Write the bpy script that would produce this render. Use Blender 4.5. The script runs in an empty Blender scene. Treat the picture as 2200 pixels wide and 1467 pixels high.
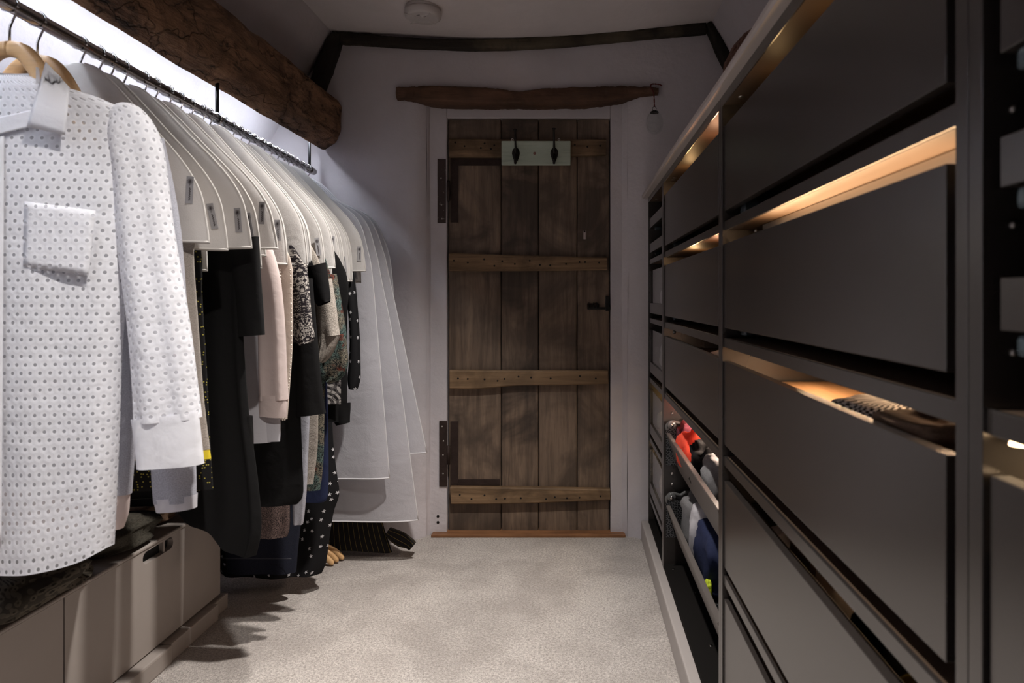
import bpy, bmesh, math, random
from mathutils import Vector, Matrix, noise
random.seed(7)
scn = bpy.context.scene
C = scn.collection
# ------------------------------------------------------------------ camera, world, exposure
CZ = 1.12; FPX = 1440.0; PX0, PY0 = 1236.0, 640.0
cam_d = bpy.data.cameras.new('camera'); cam = bpy.data.objects.new('camera', cam_d); C.objects.link(cam)
cam.location = (0, 0, CZ); cam.rotation_euler = (math.pi/2, 0, 0)
cam_d.sensor_width = 36; cam_d.lens = FPX/2200*36
cam_d.shift_x = (1100-PX0)/2200; cam_d.shift_y = (PY0-733.5)/2200
cam_d.clip_start = 0.02
cam_d.dof.use_dof = True; cam_d.dof.focus_distance = 3.0; cam_d.dof.aperture_fstop = 6.3
scn.camera = cam
w = bpy.data.worlds.new('world'); scn.world = w; w.use_nodes = True
w.node_tree.nodes['Background'].inputs[0].default_value = (0.5, 0.55, 0.6, 1)
w.node_tree.nodes['Background'].inputs[1].default_value = 0.05
vs = scn.view_settings
vs.view_transform = 'Standard'; vs.look = 'None'; vs.gamma = 1; vs.use_curve_mapping = False
vs.exposure = 0.0
cy = scn.cycles
cy.max_bounces = 6; cy.diffuse_bounces = 4; cy.glossy_bounces = 3; cy.transmission_bounces = 4; cy.transparent_max_bounces = 7; cy.adaptive_threshold = .03
cy.caustics_reflective = False; cy.caustics_refractive = False
POWER_DOWN = 260.0      # watts of each ceiling downlight
POWER_LED = 54.0       # emission of the strip behind the roof timber
POWER_WARM = 4.0       # multiplier on the little shelf lights

def at(px, py, Y):
    """photo pixel at depth Y -> world point"""
    return Vector(((px-PX0)/FPX*Y, Y, CZ-(py-PY0)/FPX*Y))
def gx(px, Y): return (px-PX0)/FPX*Y
def gz(py, Y): return CZ-(py-PY0)/FPX*Y

# ------------------------------------------------------------------ object helpers
def link(name, me, m=None, parent=None, loc=(0,0,0), rot=(0,0,0)):
    o = bpy.data.objects.new(name, me); C.objects.link(o)
    o.location = loc; o.rotation_euler = rot
    if m is not None and me is not None and not me.materials: me.materials.append(m)
    if parent: o.parent = parent
    return o
def tag(o, label=None, cat=None, group=None, kind=None):
    if label: o['label'] = label
    if cat: o['category'] = cat
    if group: o['group'] = group
    if kind: o['kind'] = kind
    return o
def empty(name, loc=(0,0,0), rot=(0,0,0)):
    o = bpy.data.objects.new(name, None); C.objects.link(o)
    o.location = loc; o.rotation_euler = rot; o.empty_display_size = .05
    return o
def mesh(name, v, f, smooth=False, uv=None):
    me = bpy.data.meshes.new(name); me.from_pydata([tuple(x) for x in v], [], f)
    if smooth: me.polygons.foreach_set('use_smooth', [True]*len(me.polygons))
    if uv is not None:
        l = me.uv_layers.new(name='uv')
        flat = [c for face in uv for p in face for c in p]
        l.data.foreach_set('uv', flat)
    me.update()
    return me
def bm_mesh(name, bm, smooth=False):
    me = bpy.data.meshes.new(name); bmesh.ops.recalc_face_normals(bm, faces=bm.faces[:]); bm.to_mesh(me); bm.free()
    if smooth: me.polygons.foreach_set('use_smooth', [True]*len(me.polygons))
    return me
def box_me(name, x0, x1, y0, y1, z0, z1, bev=0.0, seg=2):
    bm = bmesh.new(); bmesh.ops.create_cube(bm, size=1)
    for v in bm.verts:
        v.co = Vector((x0+(v.co.x+.5)*(x1-x0), y0+(v.co.y+.5)*(y1-y0), z0+(v.co.z+.5)*(z1-z0)))
    if bev > 0: bmesh.ops.bevel(bm, geom=bm.edges[:], offset=bev, segments=seg, affect='EDGES', profile=.6)
    return bm_mesh(name, bm, False)
def box(name, x0, x1, y0, y1, z0, z1, m, parent=None, bev=0.0, seg=2):
    """box in world coordinates; if it has a parent its mesh is shifted to the parent's frame"""
    off = parent_off(parent)
    return link(name, box_me(name, x0-off.x, x1-off.x, y0-off.y, y1-off.y, z0-off.z, z1-off.z, bev, seg), m, parent)
def parent_off(p):
    o = Vector((0,0,0))
    while p: o += p.location; p = p.parent
    return o
def cr(pts, n):
    """Catmull-Rom resample of tuples to n points"""
    out = []; k = len(pts)-1
    for i in range(n):
        t = i/(n-1)*k; j = min(int(t), k-1); f = t-j
        p0 = pts[max(j-1,0)]; p1 = pts[j]; p2 = pts[j+1]; p3 = pts[min(j+2,k)]
        out.append(tuple(.5*(2*b+(c-a)*f+(2*a-5*b+4*c-d)*f*f+(3*b-a-3*c+d)*f**3) for a,b,c,d in zip(p0,p1,p2,p3)))
    return out
def tube_me(name, pts, r, n=8, closed=False, caps=True):
    pts = [Vector(p) for p in pts]; m = len(pts)
    rs = r if isinstance(r, (list,tuple)) else [r]*m
    v, f = [], []
    up = Vector((0,0,1)); prev = None
    for i, p in enumerate(pts):
        a = pts[(i-1)%m] if (closed or i>0) else p; b = pts[(i+1)%m] if (closed or i<m-1) else p
        t = (b-a).normalized() if (b-a).length>1e-9 else Vector((0,0,1))
        if prev is None:
            s = t.cross(up) if abs(t.z)<.95 else t.cross(Vector((1,0,0)))
        else: s = prev - t*prev.dot(t)
        s.normalize(); prev = s; q = t.cross(s)
        for k in range(n):
            an = 2*math.pi*k/n; v.append(p+(s*math.cos(an)+q*math.sin(an))*rs[i])
    for i in range(m if closed else m-1):
        for k in range(n):
            a=i*n+k; b=i*n+(k+1)%n; c=((i+1)%m)*n+(k+1)%n; d=((i+1)%m)*n+k
            f.append((a,b,c,d))
    if caps and not closed:
        f.append(tuple(range(n-1,-1,-1))); f.append(tuple(range((m-1)*n, m*n)))
    return mesh(name, v, f, True)
def tube(name, pts, r, m, parent=None, n=8, closed=False):
    off = parent_off(parent)
    return link(name, tube_me(name, [Vector(p)-off for p in pts], r, n, closed), m, parent)
def lathe_me(name, prof, n=24, axis='z', smooth=True):
    v, f = [], []
    for (r, h) in prof:
        for k in range(n):
            a = 2*math.pi*k/n
            c, s = r*math.cos(a), r*math.sin(a)
            v.append((c,s,h) if axis=='z' else ((c,h,s) if axis=='y' else (h,c,s)))
    m = len(prof)
    for i in range(m-1):
        for k in range(n): f.append((i*n+k, i*n+(k+1)%n, (i+1)*n+(k+1)%n, (i+1)*n+k))
    return mesh(name, v, f, smooth)
def nz(x, y, z=0.0, s=1.0): return noise.noise(Vector((x*s, y*s, z*s)))

# loft of closed cross sections: the tool behind every garment
def loft_me(name, secs, n=48, e=.8, fold=0.0, foldk=5, seed=0.0, fold0=0.0, hem=None, cap0=False, cap1=False):
    """secs: (cx,cy,cz, hx,hy,hz half width vector, t half thickness along y); returns mesh with metric uv"""
    m = len(secs); v = []
    for i, (cx,cy,cz,hx,hy,hz,t) in enumerate(secs):
        T = i/(m-1); am = fold0+(fold-fold0)*T
        for k in range(n):
            a = 2*math.pi*k/n
            s, c = math.sin(a), math.cos(a)
            S = math.copysign(abs(s)**e, s); K = math.copysign(abs(c)**e, c)
            d = am*(.75*math.sin(foldk*a+seed*3+T*.8)+.9*nz(foldk*.45*math.sin(a)+seed*7.1, foldk*.45*math.cos(a)+seed, T*1.3))
            wl = math.sqrt(hx*hx+hy*hy+hz*hz) or 1e-6
            dz = hem(S, T) if hem else 0.0
            q = 1+.25*d/wl*abs(s)
            v.append((cx+hx*S*q, cy+hy*S+t*K+d*(.25+.75*abs(c)), cz+hz*S*q+dz))
    f, uv = [], []
    mid = m//2
    per = [0.0]
    for k in range(n): per.append(per[-1]+(Vector(v[mid*n+k])-Vector(v[mid*n+(k+1)%n])).length)
    L = [0.0]
    for i in range(1, m): L.append(L[-1]+(Vector(secs[i][:3])-Vector(secs[i-1][:3])).length)
    for i in range(m-1):
        for k in range(n):
            f.append((i*n+k, (i+1)*n+k, (i+1)*n+(k+1)%n, i*n+(k+1)%n))
            uv.append(((per[k],-L[i]),(per[k],-L[i+1]),(per[k+1],-L[i+1]),(per[k+1],-L[i])))
    if cap0:
        f.append(tuple(range(n))); uv.append([(0,0)]*n)
    if cap1:
        f.append(tuple(range(m*n-1, (m-1)*n-1, -1))); uv.append([(0,0)]*n)
    return mesh(name, v, f, True, uv)
def body_secs(rows, n=26):
    """rows (z, half width, half thickness, cx, cy) -> sections"""
    rows = [tuple(r)+(0,)*(5-len(r)) for r in rows]
    return [(cx, cy, z, hw, 0, 0, t) for (z,hw,t,cx,cy) in cr(rows, n)]
def arm_secs(pts, n=20):
    """pts (x,y,z, half width in the xz plane, half thickness)"""
    p = cr(pts, n); out = []
    for i, (x,y,z,wd,t) in enumerate(p):
        a = p[max(i-1,0)]; b = p[min(i+1,n-1)]
        tx, tz = b[0]-a[0], b[2]-a[2]; l = math.hypot(tx,tz) or 1
        out.append((x,y,z, -tz/l*wd, 0, tx/l*wd, t))
    return out

# ------------------------------------------------------------------ material helpers
class NT:
    def __init__(s, name):
        s.m = bpy.data.materials.new(name); s.m.use_nodes = True; s.t = s.m.node_tree; s.t.nodes.clear()
        s.out = s.t.nodes.new('ShaderNodeOutputMaterial')
    def n(s, typ, ins=None, **kw):
        nd = s.t.nodes.new('ShaderNode'+typ)
        for k, v in kw.items(): setattr(nd, k, v)
        for k, v in (ins or {}).items(): s.set(nd.inputs[k], v)
        return nd
    def set(s, sock, v):
        if isinstance(v, bpy.types.NodeSocket): s.t.links.new(v, sock)
        elif isinstance(v, bpy.types.Node): s.t.links.new(v.outputs[0], sock)
        else:
            if isinstance(v, tuple) and len(v)==3 and sock.type=='RGBA': v = v+(1,)
            sock.default_value = v
    def math(s, op, a, b=0.0, c=None):
        nd = s.t.nodes.new('ShaderNodeMath'); nd.operation = op
        s.set(nd.inputs[0], a); s.set(nd.inputs[1], b)
        if c is not None: s.set(nd.inputs[2], c)
        return nd.outputs[0]
    def vmath(s, op, a, b=(0,0,0)):
        nd = s.t.nodes.new('ShaderNodeVectorMath'); nd.operation = op
        s.set(nd.inputs[0], a); s.set(nd.inputs[1], b)
        return nd.outputs['Value'] if op in ('LENGTH','DISTANCE','DOT_PRODUCT') else nd.outputs[0]
    def mix(s, fac, a, b):
        nd = s.t.nodes.new('ShaderNodeMix'); nd.data_type = 'RGBA'
        s.set(nd.inputs[0], fac); s.set(nd.inputs[6], a); s.set(nd.inputs[7], b)
        return nd.outputs[2]
    def ramp(s, fac, stops):
        nd = s.t.nodes.new('ShaderNodeValToRGB'); s.set(nd.inputs[0], fac)
        el = nd.color_ramp.elements
        while len(el) < len(stops): el.new(.5)
        for e_, (p, c) in zip(el, stops):
            e_.position = p; e_.color = (c,c,c,1) if isinstance(c,(int,float)) else tuple(c)+(1,)
        return nd.outputs[0]
    def coord(s, kind='Object', scale=(1,1,1), loc=(0,0,0), rot=(0,0,0)):
        tc = s.t.nodes.new('ShaderNodeTexCoord'); mp = s.t.nodes.new('ShaderNodeMapping')
        s.t.links.new(tc.outputs[kind], mp.inputs[0])
        mp.inputs['Scale'].default_value = scale; mp.inputs['Location'].default_value = loc; mp.inputs['Rotation'].default_value = rot
        return mp.outputs[0]
    def noise(s, vec, scale, detail=3, rough=.55, dist=0.0):
        nd = s.n('TexNoise', {'Vector': vec, 'Scale': scale, 'Detail': detail, 'Roughness': rough, 'Distortion': dist})
        return nd.outputs[0]
    def bump(s, h, strength=.3, dist=.002):
        return s.n('Bump', {'Height': h, 'Strength': strength, 'Distance': dist}).outputs[0]
    def pbsdf(s, col, rough=.6, normal=None, metal=0.0, spec=.5, **extra):
        b = s.n('BsdfPrincipled', {'Base Color': col, 'Roughness': rough, 'Metallic': metal, 'Specular IOR Level': spec})
        if normal is not None: s.set(b.inputs['Normal'], normal)
        for k, v in extra.items(): s.set(b.inputs[k.replace('_',' ')], v)
        return b.outputs[0]
    def done(s, sh):
        s.t.links.new(sh, s.out.inputs[0]); return s.m
def plain(name, col, rough=.5, metal=0.0, spec=.5, bump=0, bscale=200, var=0.0, vscale=6):
    t = NT(name); v = t.coord(); c = col
    if var:
        c = t.mix(t.noise(v, vscale, 4), tuple(x*(1-var) for x in col), tuple(min(1,x*(1+var)) for x in col))
    nrm = t.bump(t.noise(v, bscale, 2), bump, .002) if bump else None
    return t.done(t.pbsdf(c, rough, nrm, metal, spec))
def emit(name, col, s):
    t = NT(name); e = t.n('Emission', {'Color': col, 'Strength': s}); return t.done(e.outputs[0])
def plaster(name, col, b=.35):
    t = NT(name); v = t.coord()
    big = t.noise(v, 3.5, 5, .6); fine = t.noise(v, 55, 4, .6)
    c = t.mix(t.ramp(big, [(.3,0),(.75,1)]), tuple(x*.93 for x in col), tuple(min(1,x*1.05) for x in col))
    h = t.math('ADD', t.math('MULTIPLY', big, 2.5), t.math('MULTIPLY', fine, .35))
    return t.done(t.pbsdf(c, .75, t.bump(h, b, .012), spec=.25))
def wood(name, dark, light, axis='z', stain=(.015,.012,.011), stain_amt=.6, scale=1.0, rough=.65, bump=.5):
    t = NT(name)
    sc = {'z':(22,22,1.6),'x':(1.6,22,22),'y':(22,1.6,22)}[axis]
    oi = t.n('ObjectInfo'); rnd = t.math('MULTIPLY', oi.outputs['Random'], 37.0)
    tc = t.n('TexCoord').outputs['Object']
    off = t.n('CombineXYZ', {'X': rnd, 'Y': rnd, 'Z': rnd}).outputs[0]
    base = t.vmath('ADD', tc, off)
    v = t.vmath('MULTIPLY', base, tuple(x*scale for x in sc))
    g = t.noise(v, 1.0, 6, .65, .6); fine = t.noise(v, 5.0, 3, .6)
    st = t.noise(base, 3.1*scale, 4, .6, .8)
    c = t.mix(t.ramp(g, [(.3,0),(.7,1)]), dark, light)
    c = t.mix(t.math('MULTIPLY', t.ramp(fine, [(.52,0),(.7,1)]), .45), c, tuple(x*.5 for x in dark))
    c = t.mix(t.math('MULTIPLY', t.ramp(st, [(.46,0),(.62,1)]), stain_amt), c, stain)
    c = t.mix(t.math('MULTIPLY', t.math('SUBTRACT', oi.outputs['Random'], .5), .5), c, tuple(x*1.25 for x in light))
    h = t.math('ADD', g, t.math('MULTIPLY', fine, .5))
    return t.done(t.pbsdf(c, rough, t.bump(h, bump, .004), spec=.3))
def hewn(name):
    t = NT(name); v = t.coord()
    st = t.vmath('MULTIPLY', v, (1.0,.35,1.0))
    big = t.noise(st, 7, 5, .65, 1.2); mid = t.noise(st, 26, 5, .7, .8); fib = t.noise(t.vmath('MULTIPLY', v, (60,5,60)), 1.0, 4, .6, .5)
    c = t.mix(t.ramp(big, [(.36,0),(.60,1)]), (.10,.058,.038), (.36,.20,.115))
    c = t.mix(t.ramp(mid, [(.54,0),(.66,1)]), c, (.045,.030,.022))
    c = t.mix(t.math('MULTIPLY', t.ramp(fib, [(.5,0),(.7,1)]), .5), c, (.045,.026,.018))
    vo = t.n('TexVoronoi', {'Vector': t.vmath('ADD', t.vmath('MULTIPLY', v, (9,1.6,9)), t.n('TexNoise', {'Vector': v, 'Scale': 9, 'Detail': 3}).outputs[1]), 'Scale': 1.0}, feature='DISTANCE_TO_EDGE').outputs[0]
    crk = t.ramp(vo, [(.0,1),(.02,0)])
    c = t.mix(t.math('MULTIPLY', crk, .35), c, (.010,.008,.007))
    h = t.math('SUBTRACT', t.math('ADD', t.math('MULTIPLY', mid, .8), t.math('ADD', big, t.math('MULTIPLY', fib, .25))), t.math('MULTIPLY', crk, .5))
    return t.done(t.pbsdf(c, .85, t.bump(h, .9, .02), spec=.2))
M = {}
M['wall'] = plaster('wall_paint', (.585,.55,.575))
M['ceiling'] = plaster('ceiling_paint', (.80,.745,.745), .15)
M['white_plaster'] = plaster('white_plaster', (.78,.78,.80), .5)
def carpet():
    t = NT('carpet_pile'); v = t.coord()
    nap = t.noise(v, 3.2, 3, .55, .6); nap2 = t.noise(v, 9, 3, .6, .5); tuft = t.noise(v, 300, 2, .7); tuft2 = t.noise(v, 120, 3, .75)
    k = t.ramp(t.math('ADD', t.math('MULTIPLY', nap, .6), t.math('ADD', t.math('MULTIPLY', nap2, .3), t.math('MULTIPLY', tuft2, .16))), [(.44,0),(.62,1)])
    c = t.mix(k, (.50,.445,.41), (.72,.655,.61))
    c = t.mix(t.ramp(t.math('ADD', t.math('MULTIPLY', tuft, .5), t.math('MULTIPLY', tuft2, .5)), [(.38,1),(.60,0)]), c, (.22,.19,.17))
    h = t.math('ADD', tuft, t.math('MULTIPLY', tuft2, .8))
    return t.done(t.pbsdf(c, 1.0, t.bump(h, .9, .006), spec=.05, Sheen_Weight=.25, Sheen_Roughness=.6))
M['carpet'] = carpet()
M['plank'] = wood('old_plank', (.064,.047,.037), (.25,.178,.128), 'z', (.018,.015,.015), .78)
M['ledge'] = wood('old_ledge', (.12,.075,.040), (.32,.205,.115), 'x', (.05,.033,.02), .6)
M['beam'] = hewn('purlin_timber')
M['lintel'] = wood('lintel_timber', (.060,.032,.022), (.19,.10,.062), 'x', (.030,.018,.013), .6, .8, .75, .9)
M['pole'] = wood('black_pole', (.010,.0085,.0075), (.040,.032,.025), 'x', (.20,.16,.105), .5, 1.0, .75, .8)
M['polez'] = wood('black_pole_upright', (.010,.0085,.0075), (.03,.025,.02), 'z', (.12,.10,.07), .2, 1.0, .75, .8)
M['threshold'] = wood('threshold_wood', (.17,.078,.036), (.33,.155,.072), 'x', (.06,.03,.02), .4, 1.0, .45, .3)
M['iron'] = plain('rusty_iron', (.045,.03,.026), .7, .6, .4, .4, 120, .5, 30)
M['iron_flaked'] = None
def flaked():
    t = NT('iron_flaking_paint'); v = t.coord()
    k = t.ramp(t.noise(v, 55, 4, .7), [(.60,0),(.66,1)])
    return t.done(t.pbsdf(t.mix(k, (.05,.033,.03), (.32,.29,.25)), .7, t.bump(k, .4, .002), spec=.3))
M['iron_flaked'] = flaked()
M['black_iron'] = plain('black_iron', (.012,.010,.009), .45, .5, .5, .2, 90)
M['trim_paint'] = plain('trim_paint', (.36,.325,.31), .45, 0, .4, .05, 60, .05)
M['bench_paint'] = plain('bench_paint', (.33,.29,.265), .5, 0, .4, .05, 60, .06)
M['worktop'] = plain('worktop_paint', (.46,.41,.39), .5, 0, .4, .25, 14, .08)
M['cab'] = plain('black_brown_laminate', (.033,.028,.026), .26, 0, 1.0, .02, 300, .08, 3)
M['cab_in'] = plain('black_brown_inside', (.009,.008,.0075), .8, 0, .06)
M['cab_wood'] = wood('drawer_base_wood', (.16,.085,.04), (.28,.16,.08), 'y', (.1,.06,.03), .2, 1.0, .4, .1)
M['shelf_under'] = plain('shelf_laminate', (.085,.055,.036), .5, 0, .5, .02, 200)
M['alu'] = plain('brushed_aluminium', (.45,.43,.41), .35, .9)
M['steel'] = plain('polished_steel', (.55,.54,.54), .18, 1.0)
M['rail'] = plain('dark_chrome_rail', (.36,.33,.32), .22, 1.0)
M['black_metal'] = plain('black_metal', (.01,.01,.011), .4, .3)
M['clip'] = None
def clear_plastic(name, col, tr=.6, rough=.15):
    t = NT(name); a = t.n('BsdfTransparent', {'Color': (.95,.97,1,1)}); b = t.pbsdf(col, rough, spec=.6)
    m = t.n('MixShader', {0: tr}); t.t.links.new(b, m.inputs[1]); t.t.links.new(a.outputs[0], m.inputs[2])
    return t.done(m.outputs[0])
M['clip'] = clear_plastic('clear_runner_plastic', (.10,.13,.15), .3)
M['glass'] = None
def glassm():
    t = NT('clear_glass'); g = t.n('BsdfGlossy', {'Color': (1,1,1,1), 'Roughness': .03}); a = t.n('BsdfTransparent', {'Color': (.93,.95,.95,1)})
    lw = t.n('LayerWeight', {'Blend': .5}); fr = t.math('ADD', t.math('MULTIPLY', t.math('POWER', lw.outputs['Facing'], 3.0), .55), .05); m = t.n('MixShader', {0: fr})
    t.t.links.new(a.outputs[0], m.inputs[1]); t.t.links.new(g.outputs[0], m.inputs[2]); return t.done(m.outputs[0])
M['glass'] = glassm()
M['white_plastic'] = plain('white_plastic', (.62,.58,.57), .4)
M['hanger_wood'] = wood('hanger_wood', (.52,.30,.13), (.70,.46,.24), 'x', (.45,.25,.1), .15, 1.0, .35, .05)
M['led'] = emit('led_diffuser', (.82,.89,1.0,1), POWER_LED)
M['lamp_lens'] = emit('downlight_lens', (1,.93,.86,1), 6)
M['warm_lens'] = emit('warm_lens', (1,.66,.36,1), 12)

# --- cloths
def cloth(name, col, rough=.85, var=.12, weave=900, bump=.25, trans=0.0, big=None, spec=.2):
    t = NT(name); uv = t.n('UVMap').outputs[0]; v = t.coord()
    n1 = t.noise(uv, weave, 2, .6)
    c = t.mix(t.ramp(n1, [(.3,0),(.7,1)]), tuple(x*(1-var) for x in col), tuple(min(1,x*(1+var)) for x in col))
    h = n1
    nrm = t.bump(h, bump, .0012)
    cr_ = t.noise(v, 22, 3, .5, .4)
    nrm2 = t.n('Bump', {'Height': cr_, 'Strength': .25, 'Distance': .01, 'Normal': nrm}).outputs[0]
    b = t.pbsdf(c, rough, nrm2, spec=spec)
    if trans > 0:
        tr = t.n('BsdfTranslucent', {'Color': c, 'Normal': nrm2}); m = t.n('MixShader', {0: trans})
        t.t.links.new(b, m.inputs[1]); t.t.links.new(tr.outputs[0], m.inputs[2]); b = m.outputs[0]
    return t.done(b)
def sheer(name, col, alpha, rough=.6, trans=.35, weave=700, crease=0):
    t = NT(name); uv = t.n('UVMap').outputs[0]; v = t.coord()
    n1 = t.noise(uv, weave, 2); cr_ = t.noise(v, 14, 3, .5, .6)
    nrm = t.bump(t.math('ADD', t.math('MULTIPLY', n1, .15), cr_), .4, .012)
    if crease:
        sp = t.n('SeparateXYZ', {0: uv}); pp = t.math('PINGPONG', t.math('ADD', sp.outputs[1], 9.03), crease)
        qq = t.math('PINGPONG', t.math('ADD', sp.outputs[0], 9.0), .13)
        nrm = t.n('Bump', {'Height': t.math('ADD', pp, qq), 'Strength': .10, 'Distance': .25, 'Normal': nrm}).outputs[0]
    b = t.pbsdf(col, rough, nrm, spec=.35)
    tr = t.n('BsdfTranslucent', {'Color': col+(1,), 'Normal': nrm}); m = t.n('MixShader', {0: trans})
    t.t.links.new(b, m.inputs[1]); t.t.links.new(tr.outputs[0], m.inputs[2])
    tp = t.n('BsdfTransparent'); m2 = t.n('MixShader', {0: alpha})
    t.t.links.new(tp.outputs[0], m2.inputs[1]); t.t.links.new(m.outputs[0], m2.inputs[2])
    return t.done(m2.outputs[0])
M['cotton'] = cloth('white_cotton', (.82,.82,.86), .85, .05, 1200, .2, .25)
def eyelet():
    t = NT('eyelet_cotton'); uv = t.n('UVMap').outputs[0]; obj = t.coord()
    def grid(off):
        p = t.vmath('MULTIPLY', t.vmath('ADD', uv, off), (1/.0182, 1/.0315, 1))
        fr = t.vmath('SUBTRACT', t.vmath('FRACTION', t.vmath('ADD', p, (100,100,0))), (.5,.5,0))
        return t.vmath('LENGTH', t.vmath('MULTIPLY', fr, (.0182,.0315,0)))
    wob = t.math('MULTIPLY', t.math('SUBTRACT', t.noise(uv, 60, 1), .5), .0012)
    d = t.math('ADD', t.math('MINIMUM', grid((0,0,0)), grid((.0091,.01575,0))), wob)
    hole = t.math('LESS_THAN', d, .0033)
    rim = t.ramp(t.math('MULTIPLY', d, 100.0), [(.30,1),(.42,1),(.62,.55),(.80,.35),(1,.0)])
    fine = t.noise(uv, 900, 2)
    nrm = t.bump(t.math('ADD', rim, t.math('MULTIPLY', fine, .2)), .28, .0014)
    cr_ = t.noise(obj, 17, 3, .5, .5)
    nrm = t.n('Bump', {'Height': cr_, 'Strength': .3, 'Distance': .012, 'Normal': nrm}).outputs[0]
    c = t.mix(rim, (.76,.76,.80,1), (.86,.86,.90,1))
    b = t.pbsdf(c, .85, nrm, spec=.2); tr = t.n('BsdfTranslucent', {'Color': c, 'Normal': nrm})
    m = t.n('MixShader', {0: .22}); t.t.links.new(b, m.inputs[1]); t.t.links.new(tr.outputs[0], m.inputs[2])
    tp = t.n('BsdfTransparent'); m2 = t.n('MixShader', {0: t.math('MULTIPLY', hole, .68)})
    t.t.links.new(m.outputs[0], m2.inputs[1]); t.t.links.new(tp.outputs[0], m2.inputs[2])
    return t.done(m2.outputs[0])
M['eyelet'] = eyelet()
M['cover'] = sheer('cover_nonwoven', (.74,.71,.69), .93, .75, .38, 500)
M['binding'] = cloth('cover_binding', (.74,.71,.68), .8, .06, 600, .3, .3)
M['bag'] = sheer('garment_bag_nonwoven', (.72,.71,.75), .82, .6, .45, 300, crease=.17)
M['bag_edge'] = cloth('bag_binding', (.82,.81,.83), .8, .05, 500, .2, .3)
M['black_cloth'] = cloth('black_cloth', (.006,.0056,.006), .9, .3, 700, .3)
M['black_jersey'] = cloth('black_jersey', (.0045,.0042,.0045), .9, .3, 900, .2)
M['black_sheer'] = sheer('black_chiffon', (.008,.0075,.008), .86, .6, .1)
M['marl'] = cloth('grey_marl', (.40,.40,.45), .9, .25, 420, .35, .1)
M['taupe'] = cloth('taupe_knit', (.30,.265,.235), .95, .25, 380, .5)
M['pink'] = cloth('pale_pink_cotton', (.72,.60,.57), .8, .06, 900, .2, .2)
M['ivory'] = cloth('ivory_satin', (.72,.62,.54), .5, .08, 500, .3, .2)
M['lav'] = cloth('white_poplin', (.66,.64,.68), .8, .05, 900, .2, .25)
M['knit'] = cloth('oatmeal_knit', (.36,.32,.28), .95, .4, 260, .8)
M['navy'] = cloth('navy_denim', (.014,.016,.028), .85, .45, 500, .4)
M['olive'] = cloth('olive_wool', (.045,.040,.031), .95, .5, 200, .8)
M['red'] = cloth('coral_jersey', (.85,.10,.055), .8, .08, 700, .2, .15)
M['burgundy'] = cloth('burgundy_jersey', (.13,.03,.045), .85, .2, 700, .3)
M['greyjersey'] = cloth('grey_jersey', (.20,.195,.20), .9, .25, 400, .3)
M['navyj'] = cloth('navy_jersey', (.018,.024,.062), .85, .25, 500, .3)
M['lime'] = cloth('lime_cloth', (.5,.6,.04), .8)
M['brownw'] = cloth('brown_cloth', (.16,.10,.065), .85, .3, 300, .4)
M['mustard'] = cloth('mustard_cloth', (.42,.33,.05), .85, .25, 300, .4)
def pattern_mat(name, fn, rough=.8, trans=0.0):
    t = NT(name); uv = t.n('UVMap').outputs[0]
    c, h = fn(t, uv)
    nrm = t.bump(h if h is not None else t.noise(uv, 700, 2), .3, .0015)
    return t.done(t.pbsdf(c, rough, nrm, spec=.2))
def p_damask(t, uv):
    sp = t.n('SeparateXYZ', {0: uv})
    u = t.math('PINGPONG', t.math('ADD', sp.outputs[0], 5.0), .023); w_ = t.math('PINGPONG', t.math('ADD', sp.outputs[1], 5.0), .075)
    q = t.n('CombineXYZ', {0: u, 1: w_, 2: t.math('MULTIPLY', sp.outputs[1], .05)}).outputs[0]
    k = t.ramp(t.noise(q, 62, 2, .5, 3.2), [(.50,0),(.54,1)])
    k2 = t.ramp(t.noise(q, 150, 1, .5, 2.0), [(.58,0),(.62,1)])
    c = t.mix(k, (.018,.014,.018), (.50,.46,.42))
    return t.mix(t.math('MULTIPLY', k2, .8), c, (.03,.025,.03)), None
def p_teal(t, uv):
    k = t.ramp(t.noise(uv, 95, 2, .55, 3.5), [(.47,0),(.53,1)])
    n1 = t.noise(uv, 16, 2); n2 = t.noise(t.vmath('ADD', uv, (3,1,0)), 20, 2)
    pal = t.mix(t.ramp(n1, [(.45,0),(.55,1)]), (.10,.15,.135), (.19,.165,.125))
    pal = t.mix(t.ramp(n2, [(.60,0),(.64,1)]), pal, (.15,.045,.028))
    return t.mix(k, (.012,.014,.015), pal), None
def p_paisley(t, uv):
    wv = t.n('TexWave', {'Vector': uv, 'Scale': 16, 'Distortion': 5, 'Detail': 2, 'Detail Scale': 1.2}, wave_type='RINGS', rings_direction='Z').outputs[1]
    n1 = t.n('TexVoronoi', {'Vector': uv, 'Scale': 45}, feature='DISTANCE_TO_EDGE').outputs[0]
    k = t.ramp(wv, [(.42,0),(.5,1)])
    c = t.mix(k, (.02,.017,.018), (.42,.39,.37))
    return t.mix(t.ramp(n1, [(.05,1),(.09,0)]), c, (.10,.09,.09)), None
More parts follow.
